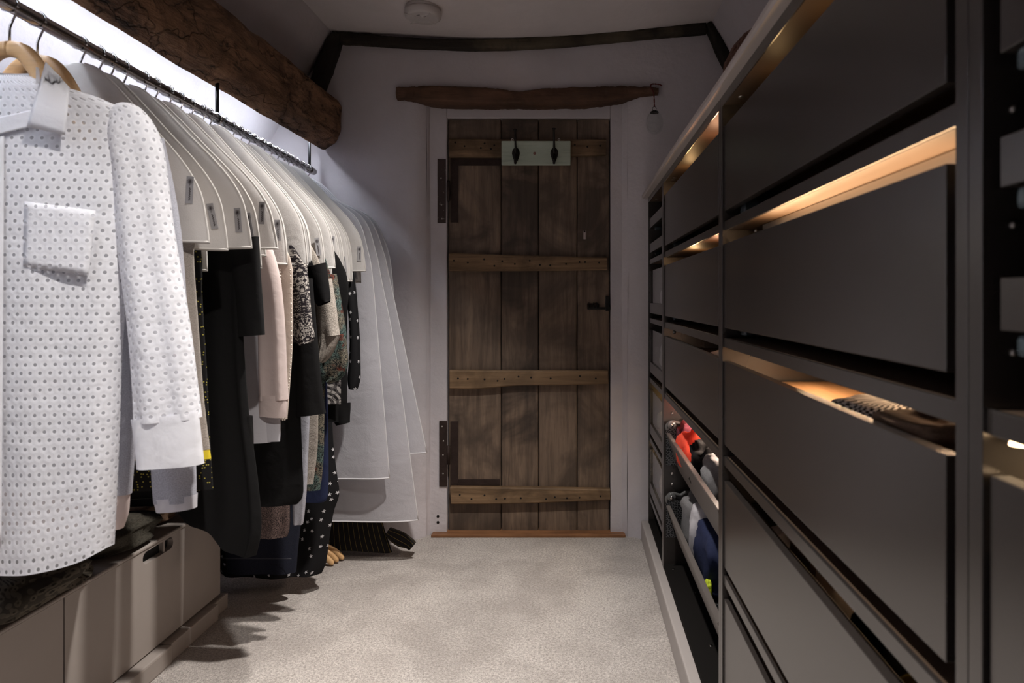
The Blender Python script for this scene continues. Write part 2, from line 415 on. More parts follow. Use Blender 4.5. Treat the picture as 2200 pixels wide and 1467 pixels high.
def p_stars(t, uv):
    vo = t.n('TexVoronoi', {'Vector': uv, 'Scale': 30, 'Randomness': .75}, voronoi_dimensions='2D')
    d = t.vmath('SUBTRACT', t.vmath('MULTIPLY', uv, (30,30,0)), t.vmath('MULTIPLY', vo.outputs['Position'], (30,30,0)))
    sp = t.n('SeparateXYZ', {0: d})
    rot = t.math('MULTIPLY', t.n('SeparateXYZ', {0: vo.outputs['Color']}).outputs[0], 6.28)
    an = t.math('ADD', t.math('ARCTAN2', sp.outputs[0], sp.outputs[1]), rot)
    r = t.vmath('LENGTH', d)
    lim = t.math('ADD', .145, t.math('MULTIPLY', t.math('COSINE', t.math('MULTIPLY', an, 5.0)), .065))
    on = t.math('GREATER_THAN', t.n('SeparateXYZ', {0: vo.outputs['Color']}).outputs[1], .35)
    k = t.math('MULTIPLY', t.math('LESS_THAN', r, lim), on)
    return t.mix(k, (.008,.0078,.009), (.55,.54,.56)), None
def p_gold(t, uv):
    vo = t.n('TexVoronoi', {'Vector': uv, 'Scale': 170}, voronoi_dimensions='2D')
    on = t.math('GREATER_THAN', t.n('SeparateXYZ', {0: vo.outputs['Color']}).outputs[1], .72)
    k = t.math('MULTIPLY', t.math('LESS_THAN', vo.outputs[0], .24), on)
    return t.mix(k, (.009,.0085,.009), (.42,.36,.07)), None
def p_tweed(t, uv):
    br = t.n('TexWave', {'Vector': uv, 'Scale': 45, 'Distortion': 14, 'Detail': 2, 'Detail Scale': 6}).outputs[1]
    n1 = t.noise(uv, 120, 2)
    k = t.ramp(t.math('MULTIPLY', br, t.math('ADD', n1, .5)), [(.45,0),(.7,1)])
    return t.mix(k, (.014,.010,.011), (.20,.14,.125)), br
def p_pin(t, uv):
    s = t.n('SeparateXYZ', {0: uv}).outputs[0]
    fr = t.math('FRACT', t.math('MULTIPLY', s, 1/.021))
    k = t.math('LESS_THAN', fr, .045)
    return t.mix(k, (.008,.007,.007), (.26,.19,.05)), None
def p_leopard(t, uv):
    vo = t.n('TexVoronoi', {'Vector': uv, 'Scale': 55, 'Randomness': 1}).outputs[0]
    k = t.ramp(vo, [(.22,1),(.3,0),(.55,0),(.6,.7)])
    return t.mix(k, (.10,.085,.065), (.022,.018,.014)), t.noise(uv, 200, 3)
def p_check(t, uv):
    ch = t.n('TexChecker', {'Vector': t.vmath('ADD', uv, (0,0,.5)), 'Scale': 150, 'Color1': (.75,.70,.64), 'Color2': (.03,.025,.02)})
    return ch.outputs[0], None
def p_net(t, uv):
    vo = t.n('TexVoronoi', {'Vector': uv, 'Scale': 110}, feature='DISTANCE_TO_EDGE', voronoi_dimensions='2D').outputs[0]
    return t.mix(t.ramp(vo, [(.10,1),(.14,0)]), (.012,.012,.013), (.11,.11,.115)), None
def p_dot(t, uv):
    vo = t.n('TexVoronoi', {'Vector': uv, 'Scale': 160, 'Randomness': 0}, voronoi_dimensions='2D').outputs[0]
    return t.mix(t.ramp(vo, [(.25,1),(.35,0)]), (.62,.60,.64), (.40,.40,.46)), None
for nm, fn in (('damask',p_damask),('teal',p_teal),('paisley',p_paisley),('stars',p_stars),('gold',p_gold),('tweed',p_tweed),('pin',p_pin),('leopard',p_leopard),('check',p_check),('net',p_net),('dot',p_dot)):
    M[nm] = pattern_mat(nm+'_print', fn)
M['label_cloth'] = cloth('cover_label', (.33,.32,.33), .7, .05)
M['label_ink'] = plain('label_ink', (.06,.05,.055), .8)
M['wicker'] = plain('brown_wicker', (.10,.045,.03), .7, 0, .3, .4, 80, .4, 40)
M['red_cord'] = plain('red_cord', (.14,.025,.022), .9)
M['mint'] = wood('mint_painted_wood', (.36,.43,.36), (.46,.53,.45), 'x', (.10,.10,.07), .25, 1.0, .6, .3)
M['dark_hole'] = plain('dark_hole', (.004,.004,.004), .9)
M['pale_key'] = plain('pale_painted_metal', (.50,.42,.41), .6)
M['pearl'] = plain('pearl_bead', (.75,.68,.60), .25)

# ------------------------------------------------------------------ the setting
WY = 3.12            # face of the door wall
XF = .335            # fronts of the drawer units
def slab(name, pts, m, kind='structure', n=None):
    return tag(link(name, mesh(name, pts, [tuple(range(len(pts)))]), m), kind=kind)
tag(link('floor', mesh('floor', [(-2,-1.3,0),(1.3,-1.3,0),(1.3,3.6,0),(-2,3.6,0)], [(0,1,2,3)]), M['carpet']), kind='structure')
def grid_surface(name, fn, us, vs_, m, skip=None):
    v = [fn(u, w_) for w_ in vs_ for u in us]; nu = len(us); f = []
    for j in range(len(vs_)-1):
        for i in range(nu-1):
            if skip and skip(.5*(us[i]+us[i+1]), .5*(vs_[j]+vs_[j+1])): continue
            f.append((j*nu+i, j*nu+i+1, (j+1)*nu+i+1, (j+1)*nu+i))
    return tag(link(name, mesh(name, v, f, True), m), kind='structure')
def lin(a, b, n): return [a+(b-a)*i/n for i in range(n+1)]
# ceiling, sagging a little before the door wall, and the two sloping roof sides
CX0, CX1, CZ0, CZ1 = -1.107, .615, 2.352, 2.392
def ceil_z(x, y):
    t = (x-CX0)/(CX1-CX0)
    return CZ0+(CZ1-CZ0)*t-.052*math.sin(math.pi*min(max(t,0),1))**1.2*min(1,max(0,(y-1.5)/1.6))+.006*nz(x,y,0,2.0)
grid_surface('ceiling', lambda u,v_: (u, v_, ceil_z(u,v_)), lin(CX0-.02,CX1+.02,30), lin(-1.3,3.3,40), M['ceiling'])
def slopeL(u, v_): return (CX0-.8*u+.004*nz(u*3,v_*2), v_, CZ0+.03-1.385*u+.008*nz(u*3,v_*2,3))
grid_surface('wall_left_slope', slopeL, lin(-.02,1,30), lin(-1.3,3.3,40), M['wall'])
grid_surface('wall_right_slope', lambda u,v_: (CX1+.75*u, v_, CZ1+.03-1.35*u+.006*nz(u*3,v_*2)), lin(-.02,1,16), lin(-1.3,3.3,30), M['wall'])
slab('wall_left', [(-1.9,-1.3,0),(-1.9,3.3,0),(-1.9,3.3,1.02),(-1.9,-1.3,1.02)], M['wall'])
slab('wall_right', [(1.12,-1.3,0),(1.12,-1.3,1.6),(1.12,3.3,1.6),(1.12,3.3,0)], M['wall'])
slab('wall_rear', [(-2,-1.3,0),(1.3,-1.3,0),(1.3,-1.3,2.6),(-2,-1.3,2.6)], M['wall'])
# door wall with a splayed opening
OX0, OX1, OZ1 = -.700, .245, 2.045
JX0, JX1, JZ1 = -.640, .185, 2.005
DY = 3.195           # door face
us = sorted(set([round(x,4) for x in lin(-1.95,1.2,70)]+[OX0,OX1])); vs_ = sorted(set([round(z,4) for z in lin(0,2.55,56)]+[OZ1]))
def wall_pt(x, z):
    dx = max(OX0-x, x-OX1, 0); dz = max(z-OZ1, 0); d = math.hypot(dx, dz)
    y = WY+.010*nz(x,z,1,2.2)+.004*nz(x,z,5,7)+.030*math.exp(-(d/.022)**2)
    y -= .02*math.exp(-((z)/.10)**2)*max(0, 1-abs(x+.8)/.25)
    return (x, y, z)
grid_surface('wall_back', wall_pt, us, vs_, M['wall'], lambda x,z: OX0 < x < OX1 and z < OZ1)
def reveal(name, fn, n):
    us_ = lin(0,1,8); v2 = lin(0,1,n)
    return grid_surface(name, fn, us_, v2, M['wall'])
reveal('wall_reveal_left', lambda u,v_: (OX0+(JX0-.045-OX0)*u+.006*nz(v_*4,u,2), WY+.028+(DY-.02-WY-.028)*u, v_*(OZ1+.0)), 30)
reveal('wall_reveal_right', lambda u,v_: (OX1+(JX1+.035-OX1)*u+.006*nz(v_*4,u,7), WY+.028+(DY-.02-WY-.028)*u, v_*OZ1), 30)
reveal('wall_reveal_top', lambda u,v_: (OX0+(OX1-OX0)*v_, WY+.02+(DY-.02-WY)*u, OZ1+(.012)*u), 24)
# painted door frame
fr = tag(empty('trim_1', (0,DY,0)), kind='structure')
box('frame_post', JX0-.075, -.6085, DY-.022, DY+.05, 0, 2.07, M['wall'], fr, .004)
box('frame_post', .1665, JX1+.075, DY-.022, DY+.05, 0, 2.07, M['wall'], fr, .004)
box('frame_head', -.6085, .1665, DY-.022, DY+.05, gz(257,DY)+.002, 2.07, M['wall'], fr, .004)
tag(box('trim_2', -.675, .235, WY+.012, DY+.06, -.01, .013, M['threshold'], None, .004), kind='structure')
slab('wall_behind_door', [(-.8,DY+.07,0),(.4,DY+.07,0),(.4,DY+.07,2.1),(-.8,DY+.07,2.1)], M['dark_hole'])
# holes in the frame near the floor
for k, py in enumerate((1109, 1122)):
    p = at(941, py, DY-.0225)
    link('screw_hole', lathe_me('screw_hole', [(0,0),(.0065,0),(.0065,.001),(0,.001)], 12, 'y'), M['dark_hole'], fr, p-Vector((0,DY,0))-Vector((0,.001,0)))

# ------------------------------------------------------------------ plank door
door = tag(empty('door_1', (0,DY,0)), kind='structure')
k_ = DY/FPX
edges = [963, 1076.5, 1157, 1240, 1310]
zt, zb = gz(257,DY), gz(1139,DY)
for i in range(4):
    x0, x1 = gx(edges[i],DY)+.0018, gx(edges[i+1],DY)-.0018
    n = 26; v, f = [], []
    for j in range(n+1):
        z = zb+(zt-zb)*j/n + (.004*nz(i*5,j) if j in (0,n) else 0)
        a = .0012*nz(i*9.1, z*5); b = .0012*nz(i*4.7+3, z*5)
        prof = [(x0+a,.025),(x0+a,.004),(x0+a+.005,.0),(.5*(x0+x1),-.001+.0015*nz(i,z*3)),(x1+b-.005,.0),(x1+b,.004),(x1+b,.025)]
        v += [(px_, y_, z) for px_, y_ in prof]
    for j in range(n):
        for q in range(6): f.append((j*7+q, j*7+q+1, (j+1)*7+q+1, (j+1)*7+q))
    f.append((0,1,2,3,4,5,6)); f.append(tuple(n*7+q for q in range(6,-1,-1)))
    link('plank', mesh('plank', v, f), M['plank'], door)
box('door_backing', gx(963,DY)+.01, gx(1310,DY)-.01, DY+.024, DY+.03, zb+.01, zt-.01, M['black_cloth'], door)
def ledge(pts_t, pts_b, parent, nails):
    """pts_t / pts_b: top and bottom edge pixels of a horizontal batten"""
    Yl = DY-.03; n = 22; v, f = [], []
    top = cr(pts_t, n+1); bot = cr(pts_b, n+1)
    for i in range(n+1):
        x = gx(top[i][0],Yl); xb = gx(bot[i][0],Yl); a, b = gz(top[i][1],Yl), gz(bot[i][1],Yl)
        d = .001*nz(i*.7,a*9)
        v += [(x,-.001,a), (x,-.026,a-.001), (x,-.030,a-.006), (xb,-.030+d,b+.006), (xb,-.026,b+.001), (xb,-.001,b)]
    for i in range(n):
        for q in range(5): f.append((i*6+q,i*6+q+1,(i+1)*6+q+1,(i+1)*6+q))
    f.append((5,4,3,2,1,0)); f.append(tuple(n*6+q for q in range(6)))
    o = link('ledge', mesh('ledge', v, f), M['ledge'], parent)
    for (px_, py_) in nails:
        p = at(px_, py_, DY-.0302)
        link('nail_hole', lathe_me('nail_hole', [(0,-.0006),(.0042,-.0006),(.005,.001)], 8, 'y'), M['dark_hole'], o, p-Vector((0,DY,0)))
    return o
ledge([(964,297),(1130,299),(1302,298)], [(964,337),(1130,337),(1302,332)], door, [(998,314),(1033,318),(1041,308),(1055,320),(1235,311),(1262,315),(1289,313),(978,306),(1062,312)])
ledge([(964,543),(1130,548),(1304,553)], [(964,582),(1130,582),(1305,580)], door, [(975,560),(1005,564),(1040,557),(1079,561),(1062,571),(1106,567),(1138,560),(1160,569),(1182,570),(1216,567),(1245,563),(1257,563),(1287,564)])
ledge([(966,795),(1140,796),(1306,796)], [(966,836),(1030,836),(1110,829),(1200,828),(1307,825)], door, [(984,813),(1005,814),(1041,815),(1069,818),(1084,814),(1114,809),(1141,811),(1183,813),(1246,808),(1280,813)])
ledge([(967,1046),(1140,1048),(1311,1051)], [(969,1084),(1100,1083),(1220,1079),(1311,1075)], door, [(988,1063),(1013,1072),(1041,1064),(1066,1072),(1085,1071),(1119,1070),(1173,1072),(1192,1068),(1218,1070),(1245,1069),(1290,1066)])
# hinges
def hinge(py0, py1, kn0, kn1, lpx0, lpx1, horiz, screws, flaky):
    h = empty('hinge'); h.parent = door
    Yh = DY-.024
    a = at(lpx0,py0,Yh); b = at(lpx1,py1,Yh)
    o = link('frame_leaf', box_me('frame_leaf', a.x,b.x,-.028,-.023,b.z,a.z,.001), M['iron_flaked' if flaky else 'iron'], h)
    for (px_,py_) in screws:
        p = at(px_,py_,Yh); link('screw', lathe_me('screw', [(0,-.0025),(.003,-.0022),(.0042,0)], 10, 'y'), M['alu'], o, (p.x,-.028,p.z))
    p0, p1 = at(963,kn0,DY-.03), at(963,kn1,DY-.03)
    link('knuckle', tube_me('knuckle', [(p0.x,-.026,p0.z),(p1.x,-.026,p1.z)], .008, 10), M['iron'], h)
    q0, q1 = at(968,horiz[0],DY), at(985,horiz[1],DY)
    leaf = link('door_leaf', box_me('door_leaf', q0.x, q1.x, -.0055, .0, q1.z, q0.z, .001), M['iron'], h)
    r0, r1 = at(968,horiz[2],DY), at(1074,horiz[3],DY)
    link('door_strap', box_me('door_strap', q1.x, r1.x, -.0055, .0, r1.z, r0.z, .001), M['iron'], h)
    return h
hinge(342, 479, 388, 431, 940, 958, (338,478,338,356), [(948,383),(949,440),(950,470)], True)
hinge(904, 1045, 958, 998, 944, 961, (905,1042,1029,1042), [(950,916),(953,947),(952,977),(952,1017)], False)
# key hole and latch
p = at(1256,505,DY)
kh = link('keyhole_plate', box_me('keyhole_plate', p.x-.0055,p.x+.0055,-.003,0,p.z-.020,p.z+.020,.002), M['pale_key'], door)
link('keyhole', lathe_me('keyhole', [(0,-.0036),(.004,-.0036),(.004,0)], 10, 'y'), M['dark_hole'], kh, (p.x,0,p.z+.016))
lt = empty('latch'); lt.parent = door
a, b = at(1262,657,DY), at(1322,662,DY)
link('latch_bar', box_me('latch_bar', a.x,b.x,-.020,-.012,b.z-.006,b.z+.006,.002), M['black_iron'], lt)
link('latch_plate', box_me('latch_plate', a.x-.002,a.x+.055,-.006,0,a.z-.017,a.z+.012,.004), M['iron'], lt)
for dx in (.006,.028,.045): tube_me; link('latch_staple', tube_me('latch_staple', [(a.x+dx,-.004,a.z-.016),(a.x+dx,-.026,a.z-.008),(a.x+dx,-.026,a.z+.006),(a.x+dx,-.004,a.z+.014)], .003, 6), M['black_iron'], lt)
c_ = at(1304,645,DY); link('latch_keeper', box_me('latch_keeper', c_.x-.008,c_.x+.010,-.03,0,c_.z-.05,c_.z+.02,.002), M['black_iron'], lt)

# ------------------------------------------------------------------ timbers
def log(name, ctr, hh, dd, m, label, parent=None, n=40, seed=0.0, rough=.011, cat='beam'):
    """horizontal-ish timber: ctr list of (x,y,z, half height, half depth)"""
    n *= 3; p = cr(ctr, n); v, f = [], []; K = 24
    for i,(x,y,z,h,d) in enumerate(p):
        a = p[max(i-1,0)]; b = p[min(i+1,n-1)]
        T = Vector((b[0]-a[0], b[1]-a[1], b[2]-a[2])).normalized()
        D = Vector((0,1,0)) if abs(T.y)<.7 else Vector((1,0,0))
        S = T.cross(D).normalized(); D = S.cross(T).normalized()
        for q in range(K):
            an = 2*math.pi*q/K; s, c = math.sin(an), math.cos(an)
            S_ = math.copysign(abs(s)**.55, s); C_ = math.copysign(abs(c)**.55, c)
            r = 1+rough*(9*nz(i*.11+seed, 1.6*c, 1.6*s)+5*nz(i*.3+seed, 4*c, 4*s)+3*nz(i*.8+seed, 8*c, 8*s))
            v.append(Vector((x,y,z))+S*S_*h*r+D*C_*d*r)
    for i in range(n-1):
        for q in range(K): f.append((i*K+q,i*K+(q+1)%K,(i+1)*K+(q+1)%K,(i+1)*K+q))
    f.append(tuple(range(K-1,-1,-1))); f.append(tuple(range((n-1)*K,n*K)))
    bm = bmesh.new(); me = mesh(name, v, f, True)
    return tag(link(name, me, m), label, cat)
Yt = WY-.012
def tb(px, py0, py1, d=.03): return (gx(px,Yt), Yt+.005, .5*(gz(py0,Yt)+gz(py1,Yt)), .5*abs(gz(py0,Yt)-gz(py1,Yt)), d)
log('tie_beam', [tb(724,70,93), tb(790,75,98), tb(858,81,103), tb(1003,86,109), tb(1140,83,105), tb(1260,75,97), tb(1370,66,86), tb(1516,49,73)], 0, 0, M['pole'], 'thin dark curved timber running across the top of the door wall under the ceiling', n=60, seed=1.5)
def tv(px0, px1, py, Y=Yt): return (.5*(gx(px0,Y)+gx(px1,Y)), Y, gz(py,Y), .5*abs(gx(px1,Y)-gx(px0,Y)), .035)
log('brace_timber', [tv(716,738,76), tv(697,730,105), tv(682,718,140), tv(668,705,178), tv(655,690,215)], 0, 0, M['polez'], 'short black crooked timber dropping from the curved beam to the brown roof timber', n=24, seed=4)
log('brace_timber', [tv(1513,1527,54), tv(1526,1547,84), tv(1541,1566,118), tv(1562,1588,160), tv(1580,1606,205)], 0, 0, M['polez'], 'short dark timber dropping from the curved beam behind the drawer units', n=24, seed=9)
# lintel over the door
Yl = WY-.012
def lb(px, a, b): return (gx(px,Yl), Yl+.03, .5*(gz(a,Yl)+gz(b,Yl)), .5*abs(gz(a,Yl)-gz(b,Yl)), .055)
log('door_lintel', [lb(853,189,214), lb(885,186,217), lb(930,184,224), lb(1050,188,228), lb(1110,196,228), lb(1170,191,228), lb(1270,186,226), lb(1330,185,216), lb(1380,186,207), lb(1414,190,203)], 0, 0, M['lintel'], 'rough reddish brown timber lintel above the plank door', n=60, seed=2.2, rough=.014)
# purlin: thick roof timber above the clothes rail
sec = [(-1.100,2.030),(-1.082,2.012),(-1.074,1.985),(-1.080,1.90),(-1.092,1.845),(-1.108,1.825),(-1.150,1.803),(-1.166,1.806),(-1.176,1.845),(-1.20,1.90),(-1.33,1.945),(-1.31,2.02),(-1.20,2.05),(-1.13,2.05)]
n = 220; K = 48; v, f = [], []
rs = []
for q in range(K):
    t_ = q/K*len(sec); j = int(t_); fr_ = t_-j
    p0,p1,p2,p3 = [sec[(j+d)%len(sec)] for d in (-1,0,1,2)]
    rs.append(tuple(.5*(2*b+(c-a)*fr_+(2*a-5*b+4*c-d)*fr_*fr_+(3*b-a-3*c+d)*fr_**3) for a,b,c,d in zip(p0,p1,p2,p3)))
cx_, cz_ = -1.13, 1.93
for i in range(n):
    y = -1.25+(3.085+1.25)*i/(n-1)
    for q,(x,z) in enumerate(rs):
        s = 1+.16*nz(x*5,y*1.7,z*5)+.10*nz(x*12,y*4.5,z*12+3)+.05*nz(x*30,y*10,z*30)
        if i == n-1: s *= .96
        low = 1-min(1,max(0,(z-1.80)/.05))     # keep the underside line
        s = 1+(s-1)*(1-.7*low)
        v.append((cx_+(x-cx_)*s, y+(.02*nz(q*.6,1) if i==n-1 else 0), cz_+(z-cz_)*s))
for i in range(n-1):
    for q in range(K): f.append((i*K+q,i*K+(q+1)%K,(i+1)*K+(q+1)%K,(i+1)*K+q))
f.append(tuple(range(K-1,-1,-1))); f.append(tuple(range((n-1)*K,n*K)))
tag(link('purlin', mesh('purlin', v, f, True), M['beam']), 'thick rough-hewn brown roof timber running above the clothes rail', 'beam')

# ------------------------------------------------------------------ lights of the room
def downlight(x, y, label):
    z = ceil_z(x, y)-.004
    d = tag(empty('downlight', (x,y,z)), label, 'light', 'ceiling downlights')
    link('bezel', lathe_me('bezel', [(.030,0),(.031,-.004),(.044,-.004),(.045,.003)], 32), M['white_plastic'], d)
    link('lens', lathe_me('lens', [(0,-.001),(.029,-.001),(.029,.002)], 24), M['lamp_lens'], d)
    l = bpy.data.lights.new('downlight_lamp', 'SPOT'); l.energy = POWER_DOWN; l.color = (1,.945,.89); l.spot_size = math.radians(92); l.spot_blend = 1.0; l.shadow_soft_size = .03
    o = bpy.data.objects.new('downlight_lamp', l); C.objects.link(o); o.parent = d; o.location = (0,0,-.008); o.rotation_euler = (0,math.radians(13),0)
downlight(-.22, 2.00, 'round recessed ceiling downlight nearer the plank door')
downlight(-.22, .70, 'round recessed ceiling downlight farther from the plank door')
led = tag(empty('led_strip', (-1.196,1.05,1.838)), 'slim cool white light strip hidden behind the thick roof timber', 'light')
link('profile', box_me('profile', .004,.010,-1.95,1.95,-.014,.014,.001), M['alu'], led)
link('diffuser', box_me('diffuser', -.004,.004,-1.94,1.94,-.010,.010,.001), M['led'], led)
led.rotation_euler = (0, math.radians(-50), 0)

# smoke alarm
sx, sy = gx(911,2.82), 2.80; sz = ceil_z(sx,sy)
sa = tag(empty('smoke_alarm', (sx,sy,sz)), 'round white plastic smoke alarm on the ceiling', 'smoke alarm')
link('base', lathe_me('base', [(0,.002),(.070,.002),(.071,-.012),(.060,-.014)], 40), M['white_plastic'], sa)
link('cover', lathe_me('cover', [(.060,-.012),(.074,-.014),(.077,-.024),(.074,-.040),(.066,-.046),(.060,-.0465),(0,-.047)], 40), M['white_plastic'], sa)
for s_ in (-1,1):
    link('ridge', tube_me('ridge', [(math.cos(a)*.055*1.0-.012, s_*(.062-.03*math.sin(a)), -.0465) for a in lin(.3,2.84,14)], .0022, 6), M['white_plastic'], sa)
for k,(a0,a1,rr) in enumerate(((-2.4,-1.7,.038),(-1.2,-.9,.03))):
    link('vent_slot', tube_me('vent_slot', [(rr*math.cos(a),rr*math.sin(a),-.0468) for a in lin(a0,a1,8)], .0015, 5), M['dark_hole'], sa)
link('test_button', lathe_me('test_button', [(0,-.049),(.008,-.0485),(.009,-.046)], 16), M['white_plastic'], sa, (.006,-.02,0))

# coat hook board on the door
Yb = DY-.032
bd = tag(empty('coat_hook_board', at(1152,330,Yb)), 'mint painted wooden board with two black iron coat hooks on the door', 'hook board')
O = bd.location
a, b = at(1078,304,Yb)-O, at(1226,356,Yb)-O
link('board', box_me('board', a.x,b.x,-.016,0,b.z,a.z,.004), M['mint'], bd)
p = at(1149,331,Yb)-O; link('knot', lathe_me('knot', [(0,-.0164),(.006,-.0164),(.0075,-.0158)], 10, 'y'), plain('knot', (.22,.11,.09), .7), bd, p)
for (hx, hy) in ((1109,286),(1191,284)):
    h = empty('hook', at(hx,330,Yb)-O); h.parent = bd; H = h.location
    # shield plate
    v = []; K = 20
    for ring,(s,yy) in enumerate(((1,-.016),(.95,-.021),(.55,-.024))):
        for q in range(K):
            t_ = 2*math.pi*q/K; x = .0185*math.cos(t_); z = math.sin(t_)*.03
            if z < 0: z *= 1.55; x *= (1-.55*(min(1,-z/.046))**1.2)
            v.append((x*s, yy, (z-.004)*s))
    f = [(r*K+q, r*K+(q+1)%K, (r+1)*K+(q+1)%K, (r+1)*K+q) for r in range(2) for q in range(K)]+[tuple(2*K+q for q in range(K))]
    link('plate', mesh('plate', v, f, True), M['black_iron'], h)
    zt_ = gz(hy,Yb)-CZ-(O.z-CZ)-H.z
    link('upper_hook', tube_me('upper_hook', cr([(0,-.02,.0),(0,-.03,.02),(0,-.045,.045),(0,-.062,zt_-.012),(0,-.066,zt_)], 14), [.0075,.007,.006,.0055,.005,.0048,.0045,.0045,.0045,.0045,.0045,.0045,.005,.006], 8), M['black_iron'], h)
    link('hook_tip', lathe_me('hook_tip', [(0,.004),(.007,.003),(.010,0),(.007,-.003),(0,-.004)], 14), M['black_iron'], h, (0,-.066,zt_))
    link('lower_hook', tube_me('lower_hook', cr([(0,-.022,-.01),(0,-.032,-.03),(0,-.04,-.05),(0,-.052,-.054),(0,-.062,-.042)], 12), .0058, 8), M['black_iron'], h)
for px_ in (1101,1201):
    p = at(px_,301,Yb)-O
    link('hanging_eye', tube_me('hanging_eye', [(p.x+.005*math.cos(t_),-.006,p.z+.005*math.sin(t_)) for t_ in lin(0,6.2,14)], .0016, 6), M['white_plastic'], bd)

# glass bauble on a red cord
Yo = WY-.075
ob = tag(empty('glass_bauble', at(1406,262,Yo)), 'clear glass egg-shaped bauble hanging on a red cord beside the lintel', 'ornament')
O = ob.location
link('glass_egg', lathe_me('glass_egg', [(.0001,-.056),(.014,-.054),(.028,-.045),(.037,-.028),(.0405,-.008),(.039,.012),(.032,.03),(.022,.042),(.016,.046)], 32), M['glass'], ob)
link('cap', lathe_me('cap', [(.020,.041),(.0185,.046),(.012,.050),(0,.051)], 20), M['black_iron'], ob)
link('ring', tube_me('ring', [(.009*math.cos(t_),0,.060+.009*math.sin(t_)) for t_ in lin(0,6.0,18)], .0012, 6), M['black_iron'], ob)
cpts = [Vector((0,0,.069)), at(1405,205,Yo)-O, at(1404,193,Yo)-O+Vector((0,.02,0)), at(1400,178,Yo)-O+Vector((0,.045,0)), at(1405,173,Yo)-O+Vector((0,.05,0)), at(1418,173,Yo)-O+Vector((0,.055,0)), at(1426,175,Yo)-O+Vector((0,.06,0))]
link('cord', tube_me('cord', cr([tuple(q) for q in cpts], 40), [.0030+.0009*math.sin(i*2.2) for i in range(40)], 6), M['red_cord'], ob)

# ------------------------------------------------------------------ drawer units along the right
SH = [.173,-.092,-.361,-.632,-.900]
DR = [(.197,.390),(-.068,.123),(-.334,-.144),(-.612,-.416),(-.880,-.684)]
def Z(r): return CZ+r
ZB, ZT = .09, 1.58
XB = XF+.50
def warm(parent, x, y, z, e, col=(1,.60,.30), r=.012):
    l = bpy.data.lights.new('shelf_lamp', 'POINT'); l.energy = e*POWER_WARM; l.color = col; l.shadow_soft_size = r
    o = bpy.data.objects.new('shelf_lamp', l); C.objects.link(o); o.parent = parent; o.location = Vector((x,y,z))-parent_off(parent)
def unit(y0, y1, label, shelves, group='black-brown drawer units'):
    u = tag(empty('drawer_unit', (XF,.5*(y0+y1),ZB)), label, 'storage unit', group)
    box('side_panel', XF, XB, y0, y0+.019, ZB, ZT, M['cab'], u, .001)
    box('side_panel', XF, XB, y1-.019, y1, ZB, ZT, M['cab'], u, .001)
    box('back_panel', XB-.006, XB, y0+.019, y1-.019, ZB, ZT, M['shelf_under'], u)
    box('top_panel', XF+.002, XB-.006, y0+.019, y1-.019, ZT-.019, ZT, M['shelf_under'], u)
    box('base_panel', XF+.002, XB-.006, y0+.019, y1-.019, ZB, ZB+.019, M['cab_in'], u)
    box('top_edge', XF+.0, XF+.0021, y0+.019, y1-.019, ZT-.024, ZT, M['cab'], u)
    for s in shelves:
        sh = box('shelf', XF+.010, XB-.006, y0+.019, y1-.019, Z(s)-.019, Z(s), M['shelf_under'], u)
        box('shelf_edge', XF+.004, XF+.0101, y0+.019, y1-.019, Z(s)-.020, Z(s)+.0006, M['cab'], sh, .0008)
    return u
def drawer(u, y0, y1, r0, r1, depth=.42, mfront='cab', clip=True, near_gap=.022, base=.045):
    f0, f1 = y0+.019+near_gap, y1-.019-.004
    d = box('drawer', XF+.004, XF+.021, f0, f1, Z(r0), Z(r1), M[mfront], u, .0012)
    db = box('drawer_base', XF+.021, XF+depth, f0+.012, f1-.012, Z(r0)+base, Z(r0)+base+.010, M['cab_wood'], d)
    box('drawer_side', XF+.021, XF+depth, f0, f0+.012, Z(r0)+.03, Z(r1)-.05, M['cab_in'], d)
    box('drawer_side', XF+.021, XF+depth, f1-.012, f1, Z(r0)+.03, Z(r1)-.05, M['cab_in'], d)
    box('drawer_back', XF+depth-.012, XF+depth, f0+.012, f1-.012, Z(r0)+.03, Z(r1)-.05, M['cab_in'], d)
    if clip:
        off = parent_off(d)
        for yy in (f1-.085,):
            c = link('runner_clip', box_me('runner_clip', XF+.026-off.x, XF+.062-off.x, yy-.012-off.y, yy+.030-off.y, Z(r0)-.014-off.z, Z(r0)+.012-off.z, .006, 3), M['clip'], d)
    return d
def profile_bar(u, y0, y1, s):
    box('light_profile', XF+.056, XF+.068, y0, y1, Z(s)-.044, Z(s)-.020, M['alu'], u, .001)
U1 = unit(.572, 1.548, 'wide black-brown drawer unit closest to the camera with five tall drawer fronts', SH)
U2 = unit(1.549, 2.570, 'black-brown drawer unit with three drawer fronts above two open tilted trays', SH[:3])
U3 = unit(2.571, 3.085, 'narrow black-brown unit with glass fronted drawers next to the door wall', SH)
U4 = unit(.060, .571, 'black-brown unit with shallow pull-outs at the edge beside the camera', [-.092, -.632])
D1 = [drawer(U1, .572, 1.548, a, b, base=.135 if i==2 else .045) for i,(a,b) in enumerate(DR)]
D2 = [drawer(U2, 1.549, 2.570, a, b, base=.135 if i==2 else .045) for i,(a,b) in enumerate(DR[:3])]
profile_bar(U1, .595, 1.40, SH[0])
for (yy, zz) in ((1.462,.128),(1.468,.147)):
    link('shelf_screw', lathe_me('shelf_screw', [(0,-.003),(.0045,-.0025),(.0055,.001)], 12, 'x'), M['alu'], U1, (.06, yy-U1.location.y, Z(zz)-ZB))
